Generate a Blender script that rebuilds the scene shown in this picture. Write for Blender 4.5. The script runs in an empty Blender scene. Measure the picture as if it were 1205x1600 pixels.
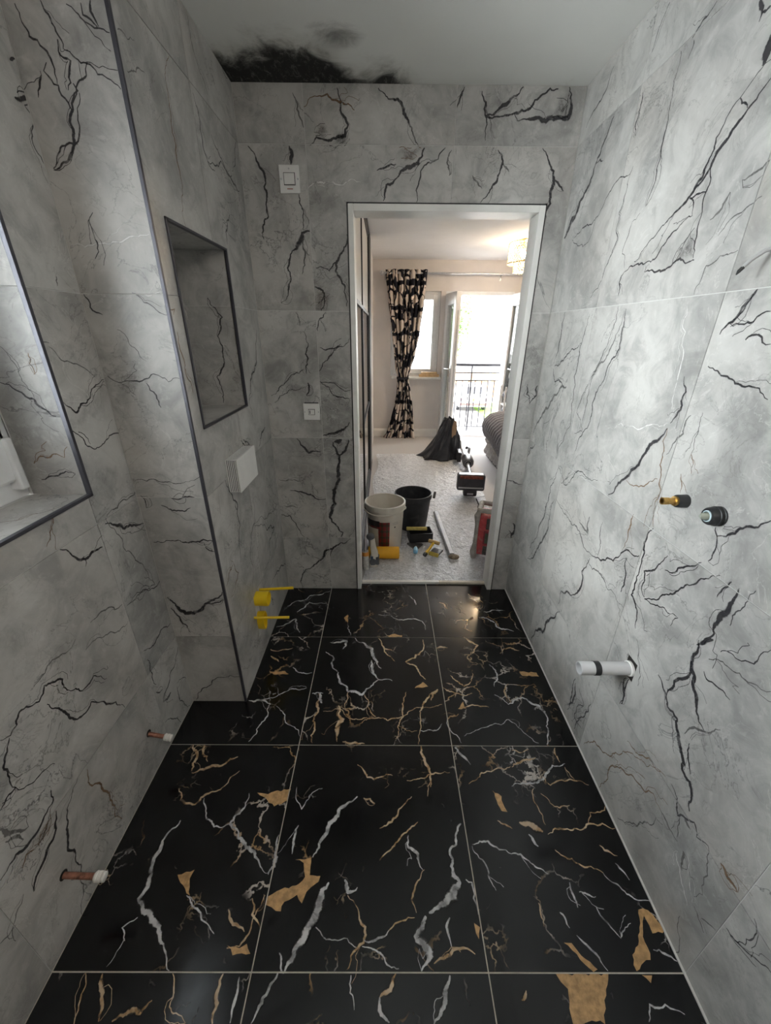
import bpy, math, random
from mathutils import Vector, Matrix, geometry, noise as mnoise

# ------------------------------------------------------------------ camera, world, light
SC = bpy.context.scene
COL = SC.collection
CAM_F, CAM_P, CAM_YAW, CAM_ROLL, CAM_H = 611.2736, 0.429192, 0.00438, -0.008752, 1.476274
cd = bpy.data.cameras.new('camera'); cam = bpy.data.objects.new('camera', cd); COL.objects.link(cam)
cd.sensor_fit = 'VERTICAL'; cd.sensor_height = 24.0; cd.lens = CAM_F / 1600 * 24.0; cd.clip_start = 0.02; cd.clip_end = 300
fw = Vector((math.sin(CAM_YAW) * math.cos(CAM_P), math.cos(CAM_YAW) * math.cos(CAM_P), -math.sin(CAM_P)))
rt = Vector((math.cos(CAM_YAW), -math.sin(CAM_YAW), 0)); dn = fw.cross(rt)
r2 = rt * math.cos(CAM_ROLL) + dn * math.sin(CAM_ROLL); d2 = dn * math.cos(CAM_ROLL) - rt * math.sin(CAM_ROLL)
cam.matrix_world = Matrix((( r2.x, -d2.x, -fw.x, 0), (r2.y, -d2.y, -fw.y, 0), (r2.z, -d2.z, -fw.z, CAM_H), (0, 0, 0, 1)))
SC.camera = cam
SC.view_settings.view_transform = 'Standard'; SC.view_settings.look = 'None'
SC.view_settings.gamma = 1.0; SC.view_settings.use_curve_mapping = False
SC.view_settings.exposure = 4.4
W = bpy.data.worlds.new('overcast_sky'); SC.world = W; W.use_nodes = True
bg = W.node_tree.nodes['Background']; bg.inputs[0].default_value = (0.985, 0.985, 1.0, 1); bg.inputs[1].default_value = 1.0
sl = bpy.data.lights.new('hazy_sun', 'SUN'); sl.energy = 1.2; sl.angle = math.radians(60); sl.color = (1.0, .985, .96)
so = bpy.data.objects.new('hazy_sun', sl); COL.objects.link(so); so.rotation_euler = Vector((1.0, .85, -.28)).to_track_quat('-Z', 'Y').to_euler()
SC.cycles.max_bounces = 10; SC.cycles.diffuse_bounces = 6; SC.cycles.glossy_bounces = 4
SC.cycles.transparent_max_bounces = 24; SC.cycles.transmission_bounces = 6
SC.cycles.sample_clamp_indirect = 4.0; SC.cycles.caustics_reflective = False; SC.cycles.caustics_refractive = False

def portal(loc, rot, sx, sy):            # sky light entering through a window opening
    l = bpy.data.lights.new('window_portal', 'AREA'); l.shape = 'RECTANGLE'; l.size = sx; l.size_y = sy
    l.cycles.is_portal = True
    o = bpy.data.objects.new('window_portal', l); COL.objects.link(o); o.location = loc; o.rotation_euler = rot
H = math.pi / 2
portal((-1.10, 0.575, 1.58), (0, -H, 0), 1.10, 0.95)
portal((0.42, 6.33, 1.45), (-H, 0, 0), 0.72, 1.15)
portal((2.18, 6.33, 1.45), (-H, 0, 0), 0.72, 1.15)  # portal of the added, unseen bedroom window
portal((1.30, 6.33, 1.0), (-H, 0, 0), 0.98, 2.05)

# ------------------------------------------------------------------ helpers
random.seed(7)
PI = math.pi

class MB:
    """collects faces; build() links them as one mesh object"""
    def __init__(s): s.v = []; s.f = []; s.mi = []; s.uv = {}
    def add(s, vs, fs, mi=0):
        b = len(s.v); s.v += [tuple(v) for v in vs]
        for f in fs: s.f.append(tuple(i + b for i in f)); s.mi.append(mi)
        return b
    def box(s, x0, x1, y0, y1, z0, z1, mi=0):
        s.add([(x0,y0,z0),(x1,y0,z0),(x1,y1,z0),(x0,y1,z0),(x0,y0,z1),(x1,y0,z1),(x1,y1,z1),(x0,y1,z1)],
              [(0,3,2,1),(4,5,6,7),(0,1,5,4),(1,2,6,5),(2,3,7,6),(3,0,4,7)], mi); return s
    def hexa(s, p, mi=0):                 # 8 points, bottom four then top four
        s.add(p, [(0,3,2,1),(4,5,6,7),(0,1,5,4),(1,2,6,5),(2,3,7,6),(3,0,4,7)], mi); return s
    def tube(s, pts, r, n=12, caps=True, mi=0):
        P = [Vector(p) for p in pts]; R = r if isinstance(r, (list, tuple)) else [r] * len(P)
        vs = []; up = Vector((0.13, 0.31, 0.94))
        for i, p in enumerate(P):
            t = (P[min(i + 1, len(P) - 1)] - P[max(i - 1, 0)]).normalized()
            a = t.cross(up)
            if a.length < .05: a = t.cross(Vector((1, 0, 0)))
            a.normalize(); b = t.cross(a)
            vs += [p + (a * math.cos(2*PI*k/n) + b * math.sin(2*PI*k/n)) * R[i] for k in range(n)]
        fs = []
        for i in range(len(P) - 1):
            for k in range(n): fs.append((i*n+k, i*n+(k+1)%n, (i+1)*n+(k+1)%n, (i+1)*n+k))
        if caps: fs += [tuple(range(n-1, -1, -1)), tuple((len(P)-1)*n + k for k in range(n))]
        s.add(vs, fs, mi); return s
    def lathe(s, prof, c=(0,0,0), n=32, axis='z', mi=0, closed=False):
        vs = []
        for r, h in prof:
            for k in range(n):
                a = 2*PI*k/n; x, y = r*math.cos(a), r*math.sin(a)
                q = (x, y, h) if axis == 'z' else ((h, x, y) if axis == 'x' else (x, h, y))
                vs.append((c[0]+q[0], c[1]+q[1], c[2]+q[2]))
        fs = []
        m = len(prof)
        for i in range(m if closed else m - 1):
            for k in range(n):
                fs.append((i*n+k, i*n+(k+1)%n, ((i+1)%m)*n+(k+1)%n, ((i+1)%m)*n+k))
        s.add(vs, fs, mi); return s
    def prism(s, poly, h0, h1, axis='z', mi=0):
        n = len(poly)
        def m(a, b, h): return (a,b,h) if axis == 'z' else ((h,a,b) if axis == 'x' else (a,h,b))
        vs = [m(a,b,h0) for a,b in poly] + [m(a,b,h1) for a,b in poly]
        fs = [tuple(range(n-1,-1,-1)), tuple(range(n, 2*n))] + [(i,(i+1)%n,n+(i+1)%n,n+i) for i in range(n)]
        s.add(vs, fs, mi); return s
    def surf(s, fn, nu, nv, mi=0, wrap=False):
        vs = []; b = len(s.v)
        for j in range(nv + 1):
            for i in range(nu + 1):
                vs.append(fn(i/nu, j/nv)); s.uv[b + j*(nu+1) + i] = (i/nu, j/nv)
        s.add(vs, [(j*(nu+1)+i, j*(nu+1)+i+1, (j+1)*(nu+1)+i+1, (j+1)*(nu+1)+i) for j in range(nv) for i in range(nu)], mi); return s
    def ball(s, c, r, n=16, m=10, mi=0):
        if not isinstance(r, (tuple, list)): r = (r, r, r)
        vs = [(c[0]+r[0]*math.sin(PI*j/m)*math.cos(2*PI*i/n), c[1]+r[1]*math.sin(PI*j/m)*math.sin(2*PI*i/n), c[2]+r[2]*math.cos(PI*j/m)) for j in range(m+1) for i in range(n)]
        s.add(vs, [(j*n+i, (j+1)*n+i, (j+1)*n+(i+1)%n, j*n+(i+1)%n) for j in range(m) for i in range(n)], mi); return s
    def mesh(s, name, mats, smooth=False, fix=True):
        me = bpy.data.meshes.new(name); me.from_pydata(s.v, [], s.f)
        for m in (mats if isinstance(mats, (list, tuple)) else [mats]): me.materials.append(m)
        me.polygons.foreach_set('material_index', s.mi)
        if s.uv:
            l = me.uv_layers.new(name='UVMap')
            for lp in me.loops: l.data[lp.index].uv = s.uv.get(lp.vertex_index, (0, 0))
        if fix:
            import bmesh
            bm = bmesh.new(); bm.from_mesh(me); bmesh.ops.remove_doubles(bm, verts=bm.verts, dist=1e-5) if not s.uv else None
            bmesh.ops.recalc_face_normals(bm, faces=bm.faces); bm.to_mesh(me); bm.free()
        if smooth:
            me.polygons.foreach_set('use_smooth', [True] * len(me.polygons))
            try: me.set_sharp_from_angle(angle=0.7)
            except Exception: pass
        me.update(); return me
    def build(s, name, mats, parent=None, smooth=False, bevel=0, segs=2, solid=0):
        me = s.mesh(name, mats, smooth, not solid); o = bpy.data.objects.new(name, me); COL.objects.link(o)
        if parent: o.parent = parent
        if solid:
            md = o.modifiers.new('thickness', 'SOLIDIFY'); md.thickness = solid; md.offset = 0
        if bevel:
            md = o.modifiers.new('round', 'BEVEL'); md.width = bevel; md.segments = segs; md.limit_method = 'ANGLE'; md.angle_limit = 0.6
        return o

def tag(o, label=None, cat=None, group=None, kind=None):
    if label: o['label'] = label
    if cat: o['category'] = cat
    if group: o['group'] = group
    if kind: o['kind'] = kind
    return o
def thing(name, label, cat, loc=(0,0,0), rz=0, group=None):
    o = bpy.data.objects.new(name, None); COL.objects.link(o); o.location = loc; o.rotation_euler = (0,0,rz)
    o.empty_display_size = .05
    return tag(o, label, cat, group)
def struct(o, label, cat): return tag(o, label, cat, kind='structure')
def copy_tree(o, parent=None):
    c = o.copy(); COL.objects.link(c)
    if parent: c.parent = parent
    for ch in list(o.children): copy_tree(ch, c)
    return c

# ------------------------------------------------------------------ materials
class NT:
    def __init__(s, name):
        s.m = bpy.data.materials.new(name); s.m.use_nodes = True; s.t = s.m.node_tree; s.n = s.t.nodes; s.l = s.t.links
        s.p = s.n['Principled BSDF']; s.out = s.n['Material Output']
    def new(s, typ, **kw):
        nd = s.n.new(typ)
        for k, v in kw.items(): setattr(nd, k, v)
        return nd
    def put(s, sock, val):
        if hasattr(val, 'links') or isinstance(val, bpy.types.NodeSocket): s.l.new(val, sock)
        else: sock.default_value = val
    def math(s, op, a, b=0.0, c=0.0, clamp=False):
        nd = s.new('ShaderNodeMath', operation=op, use_clamp=clamp)
        for i, x in enumerate((a, b, c)): s.put(nd.inputs[i], x)
        return nd.outputs[0]
    def vmath(s, op, a, b=(0,0,0)):
        nd = s.new('ShaderNodeVectorMath', operation=op); s.put(nd.inputs[0], a); s.put(nd.inputs[1], b); return nd.outputs[0]
    def smooth(s, x, a, b, lo=0.0, hi=1.0):
        nd = s.new('ShaderNodeMapRange', interpolation_type='SMOOTHSTEP'); s.put(nd.inputs[0], x)
        for i, v in enumerate((a, b, lo, hi)): s.put(nd.inputs[i+1], v)
        return nd.outputs[0]
    def noise(s, vec, scale, detail=4, rough=.55, dist=0.0):
        nd = s.new('ShaderNodeTexNoise'); s.put(nd.inputs['Vector'], vec)
        nd.inputs['Scale'].default_value = scale; nd.inputs['Detail'].default_value = detail
        nd.inputs['Roughness'].default_value = rough; nd.inputs['Distortion'].default_value = dist
        return nd.outputs[0], nd.outputs[1]
    def mix(s, f, a, b, mode='MIX'):
        nd = s.new('ShaderNodeMix', data_type='RGBA', blend_type=mode)
        s.put(nd.inputs[0], f)
        for i, x in ((6, a), (7, b)): s.put(nd.inputs[i], x if not isinstance(x, tuple) else (*x[:3], 1))
        return nd.outputs[2]
    def obj(s): return s.new('ShaderNodeTexCoord').outputs['Object']
    def pos(s): return s.new('ShaderNodeNewGeometry').outputs['Position']
    def bump(s, h, strength=.3, dist=.002):
        nd = s.new('ShaderNodeBump'); nd.inputs['Strength'].default_value = strength; nd.inputs['Distance'].default_value = dist
        s.put(nd.inputs['Height'], h); s.l.new(nd.outputs[0], s.p.inputs['Normal'])
    def set(s, **kw):
        for k, v in kw.items(): s.put(s.p.inputs[k.replace('_', ' ')], (*v, 1) if isinstance(v, tuple) and len(v) == 3 else v)

def pm(name, col, rough=.5, metal=0., var=.08, vs=18, bump=0., bs=90, dirt=None, dirt_amt=.5, spec=.5, **kw):
    """plain coloured material with procedural colour variation, optional dirt and fine relief"""
    N = NT(name); o = N.obj()
    f, _ = N.noise(o, vs, 5, .6)
    a = tuple(c * (1 - var) for c in col); b = tuple(min(1, c * (1 + var)) for c in col)
    c = N.mix(N.smooth(f, .3, .7), a, b)
    if dirt:
        g, _ = N.noise(o, vs * .6, 6, .7, .8)
        c = N.mix(N.math('MULTIPLY', N.smooth(g, .52, .66), dirt_amt), c, dirt)
    N.set(Base_Color=c, Roughness=rough, Metallic=metal); N.p.inputs['Specular IOR Level'].default_value = spec
    if bump:
        h, _ = N.noise(o, bs, 3, .5); N.bump(h, bump)
    for k, v in kw.items(): N.set(**{k: v})
    return N.m

def marble_wall():
    N = NT('grey_marble_tile'); P = N.pos()
    rnd = N.new('ShaderNodeObjectInfo').outputs['Random']
    cmb = N.new('ShaderNodeCombineXYZ')
    for i, k in enumerate((31.0, 17.0, 23.0)): N.put(cmb.inputs[i], N.math('MULTIPLY', rnd, k))
    V = N.vmath('ADD', P, cmb.outputs[0])
    a, _ = N.noise(V, 2.3, 6, .62, .5); b, _ = N.noise(V, 9.0, 8, .65, .9); c, _ = N.noise(V, 38, 5, .6, .4)
    col = N.mix(N.smooth(a, .30, .70), (.275, .270, .260), (.535, .523, .502))
    col = N.mix(N.math('MULTIPLY', N.smooth(b, .42, .72), .45), col, (.63, .617, .595))
    col = N.mix(N.math('MULTIPLY', N.smooth(b, .50, .30), .5), col, (.21, .207, .202))
    col = N.mix(N.math('MULTIPLY', N.smooth(c, .56, .72), .22), col, (.72, .71, .685))
    w, _ = N.noise(V, 1.7, 3, .5)
    col = N.mix(N.math('MULTIPLY', N.smooth(w, .50, .70), .22), col, (.47, .42, .37))
    # hairline veins
    for sc, wd, amt, tone, mk in ((2.1, .006, .75, (.09, .088, .09), 1.6), (4.3, .007, .6, (.13, .125, .12), 2.3), (8.0, .010, .45, (.17, .16, .15), 3.1), (3.1, .005, .28, (.75, .74, .71), 2.0)):
        n, _ = N.noise(N.vmath('ADD', V, (sc * 3, sc, -sc)), sc, 7, .58, 1.1)
        r = N.math('ABSOLUTE', N.math('SUBTRACT', n, .5))
        m, _ = N.noise(N.vmath('ADD', V, (mk * 5, 2, mk)), mk, 2, .5)
        f = N.math('MULTIPLY', N.smooth(r, wd, 0.0), N.math('MULTIPLY', N.smooth(m, .48, .62), amt))
        col = N.mix(f, col, tone)
    N.set(Base_Color=col, Roughness=N.math('ADD', N.math('MULTIPLY', b, .15), .30))
    N.bump(b, .04, .001)
    return N.m

def vein_mat(name, col, col2, opac=.95, rough=.42, patch=False):
    N = NT(name); P = N.pos()
    at = N.new('ShaderNodeAttribute', attribute_name='vein').outputs['Fac']
    n, _ = N.noise(P, 160, 4, .7, .6); m, _ = N.noise(P, 30, 4, .6, .5)
    if patch:
        s1, _ = N.noise(P, 55, 6, .75, 2.5)
        al = N.math('MULTIPLY', N.math('MULTIPLY', N.smooth(s1, .32, .60), N.smooth(at, .0, .8)), opac)
    else:
        e = N.math('ADD', at, N.math('MULTIPLY', N.math('SUBTRACT', n, .5), .75))
        al = N.math('MULTIPLY', N.smooth(e, .22, .62), N.math('MULTIPLY', N.smooth(m, .28, .55, .45, 1.0), opac))
    N.set(Base_Color=N.mix(N.smooth(m, .35, .65), col, col2), Roughness=rough)
    tr = N.new('ShaderNodeBsdfTransparent'); mx = N.new('ShaderNodeMixShader')
    N.put(mx.inputs[0], al); N.l.new(tr.outputs[0], mx.inputs[1]); N.l.new(N.p.outputs[0], mx.inputs[2]); N.l.new(mx.outputs[0], N.out.inputs[0])
    return N.m

def marble_floor():
    N = NT('black_gold_marble_tile'); P = N.pos()
    rnd = N.new('ShaderNodeObjectInfo').outputs['Random']
    cmb = N.new('ShaderNodeCombineXYZ')
    for i, k in enumerate((13.0, 29.0, 7.0)): N.put(cmb.inputs[i], N.math('MULTIPLY', rnd, k))
    V = N.vmath('ADD', P, cmb.outputs[0])
    a, ac = N.noise(V, 3, 5, .6)
    col = N.mix(N.smooth(a, .4, .7), (.0035, .0035, .004), (.008, .0085, .010))
    _, dc = N.noise(V, 5, 5, .65)
    Vd = N.vmath('ADD', V, N.vmath('MULTIPLY', N.vmath('SUBTRACT', dc, (.5, .5, .5)), (.16, .16, .16)))
    for vs, wd, mk, lo, hi, c1, c2, amt in ((7.5, .026, 2.6, .54, .64, (.42, .27, .13), (.60, .55, .50), .8),
                                           (17, .04, 4.0, .58, .68, (.50, .38, .24), (.50, .48, .46), .6)):
        vo = N.new('ShaderNodeTexVoronoi', feature='DISTANCE_TO_EDGE'); N.put(vo.inputs['Vector'], Vd); vo.inputs['Scale'].default_value = vs
        m, _ = N.noise(N.vmath('ADD', V, (vs, 3, 1)), mk, 4, .6); wv, _ = N.noise(V, 22, 4, .7)
        wdv = N.math('MULTIPLY', wv, wd * 2)
        f = N.math('MULTIPLY', N.smooth(N.math('DIVIDE', vo.outputs['Distance'], wdv), 1.0, .3), N.math('MULTIPLY', N.smooth(m, lo, hi), amt))
        k, _ = N.noise(V, 6, 3, .5)
        col = N.mix(f, col, N.mix(N.smooth(k, .42, .58), c1, c2))
    sy = N.new('ShaderNodeSeparateXYZ'); N.l.new(P, sy.inputs[0]); du, _ = N.noise(N.vmath('MULTIPLY', P, (1.0, .6, 1.0)), 6.5, 5, .6, 2.2)
    col = N.mix(N.math('MULTIPLY', N.math('MULTIPLY', N.smooth(du, .56, .72), N.smooth(sy.outputs[1], 1.3, 1.8)), .30), col, (.16, .16, .165))   # wiped grout dust by the door
    sm, _ = N.noise(V, 6, 6, .7, 1.5)
    N.set(Base_Color=col, Roughness=N.smooth(sm, .35, .75, .13, .26)); N.p.inputs['Specular IOR Level'].default_value = .5
    return N.m

def ceiling_mat():
    """white paint with a black mould and damp stain in the corner above the cistern pier"""
    N = NT('stained_ceiling_paint'); P = N.pos()
    sx = N.new('ShaderNodeSeparateXYZ'); N.l.new(P, sx.inputs[0]); x, y = sx.outputs[0], sx.outputs[1]
    big, _ = N.noise(P, 9, 7, .68, .7); fine, _ = N.noise(N.vmath('MULTIPLY', P, (1.0, .45, 1.0)), 42, 6, .75, 1.0)
    rp = N.new('ShaderNodeFloatCurve'); N.put(rp.inputs[1], N.math('ADD', x, .65))
    cv = rp.mapping.curves[0]
    pts = [(0.0, .13), (.09, .15), (.20, .19), (.29, .215), (.36, .20), (.42, .17), (.47, .11), (.52, .06), (.58, .055), (.65, .085), (.70, .03), (.78, .0), (1.0, .0)]
    while len(cv.points) < len(pts): cv.points.new(.5, .5)
    for p, q in zip(cv.points, pts): p.location = q
    rp.mapping.update()
    h = N.math('SUBTRACT', rp.outputs[0], N.smooth(x, .0, .3, .0, .12))
    d = N.math('SUBTRACT', 2.06, y)
    e = N.math('ADD', N.math('SUBTRACT', h, d), N.math('MULTIPLY', N.math('SUBTRACT', big, .5), .26))
    core = N.math('MULTIPLY', N.smooth(e, -.055, .06), N.smooth(fine, .30, .50, .72, 1.0))
    halo = N.math('MULTIPLY', N.smooth(e, -.12, .03), .5)
    # separate sooty spot
    vd = N.new('ShaderNodeVectorMath', operation='DISTANCE'); N.l.new(P, vd.inputs[0]); vd.inputs[1].default_value = (-.165, 1.80, 2.35)
    sp = N.math('MULTIPLY', N.smooth(N.math('ADD', vd.outputs['Value'], N.math('MULTIPLY', N.math('SUBTRACT', big, .5), .20)), .10, -.01), .75)
    low, _ = N.noise(P, 1.3, 3)
    col = N.mix(N.smooth(low, .3, .7), (.78, .78, .75), (.86, .86, .83))
    col = N.mix(halo, col, (.20, .18, .14)); col = N.mix(sp, col, (.05, .042, .035)); col = N.mix(core, col, (.010, .0095, .009))
    N.set(Base_Color=col, Roughness=.8); N.bump(fine, .06, .002)
    return N.m

def glass_mat(name='window_glass', tint=(.96, .99, .98), gloss=.06):
    N = NT(name)
    tr = N.new('ShaderNodeBsdfTransparent'); tr.inputs[0].default_value = (*tint, 1)
    gl = N.new('ShaderNodeBsdfGlossy'); gl.inputs['Roughness'].default_value = .02
    n, _ = N.noise(N.obj(), 3, 2); mx = N.new('ShaderNodeMixShader')
    fr = N.new('ShaderNodeFresnel'); fr.inputs[0].default_value = 1.45
    N.put(mx.inputs[0], N.math('MULTIPLY', fr.outputs[0], N.smooth(n, .0, 1.0, .8, 1.0)))
    N.l.new(tr.outputs[0], mx.inputs[1]); N.l.new(gl.outputs[0], mx.inputs[2]); N.l.new(mx.outputs[0], N.out.inputs[0])
    return N.m

def emit_mat(name, col, strength):
    N = NT(name); n, _ = N.noise(N.obj(), 8, 2)
    N.set(Base_Color=col, Emission_Color=col, Emission_Strength=N.smooth(n, 0, 1, strength * .9, strength * 1.1)); return N.m

M = {}
M['wall_tile'] = marble_wall(); M['floor_tile'] = marble_floor()
M['v_d'] = vein_mat('dark_vein', (.018, .019, .028), (.045, .043, .045)); M['v_g'] = vein_mat('grey_vein', (.13, .13, .13), (.19, .18, .175), .75)
M['v_b'] = vein_mat('brown_vein', (.23, .125, .055), (.17, .105, .06), .95); M['v_w'] = vein_mat('white_vein', (.66, .65, .63), (.78, .77, .75), .9)
M['v_p'] = vein_mat('dark_vein_patch', (.02, .021, .028), (.06, .06, .06), .5, patch=True)
M['v_q'] = vein_mat('brown_vein_patch', (.20, .12, .07), (.13, .11, .09), .55, patch=True)
M['f_w'] = vein_mat('white_floor_vein', (.36, .36, .37), (.60, .60, .61), .95, .22); M['f_o'] = vein_mat('gold_floor_vein', (.40, .25, .12), (.55, .43, .30), .95, .22)
M['f_p'] = pm('gold_floor_patch', (.47, .29, .135), .22, var=.28, vs=60)
M['grout'] = pm('pale_grout', (.62, .62, .60), .85, var=.06, vs=40); M['fgrout'] = pm('floor_grout', (.60, .56, .48), .85, var=.08, vs=40)
M['ceiling'] = ceiling_mat()
M['ltrim'] = pm('black_edge_trim', (.075, .075, .09), .4, .5, .1)
M['white'] = pm('white_plastic', (.78, .77, .75), .35, var=.03); M['upvc'] = pm('white_window_plastic', (.80, .81, .82), .3, var=.03)
M['gloss'] = pm('white_gloss_paint', (.80, .79, .76), .4, var=.04, vs=8, dirt=(.55, .52, .47), dirt_amt=.25)
M['black'] = pm('black_plastic', (.016, .017, .019), .45, var=.2); M['copper'] = pm('copper', (.42, .20, .14), .45, .85, .25, 60, dirt=(.16, .09, .07), dirt_amt=.6)
M['ptfe'] = pm('white_tape', (.80, .78, .74), .6, var=.05, bump=.3, bs=300)
M['yellow'] = pm('yellow_plastic', (.83, .58, .015), .4, var=.06); M['brass'] = pm('brass', (.60, .38, .13), .32, 1., .15, 60)
M['steel'] = pm('brushed_steel', (.55, .55, .56), .35, 1., .1, 60); M['grey'] = pm('grey_plastic', (.38, .38, .385), .4, var=.05)
M['hole'] = pm('dark_cut_hole', (.02, .018, .016), .9, var=.4); M['raw'] = pm('raw_board_edge', (.42, .36, .28), .9, var=.2, vs=60)
M['glass'] = glass_mat()

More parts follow.
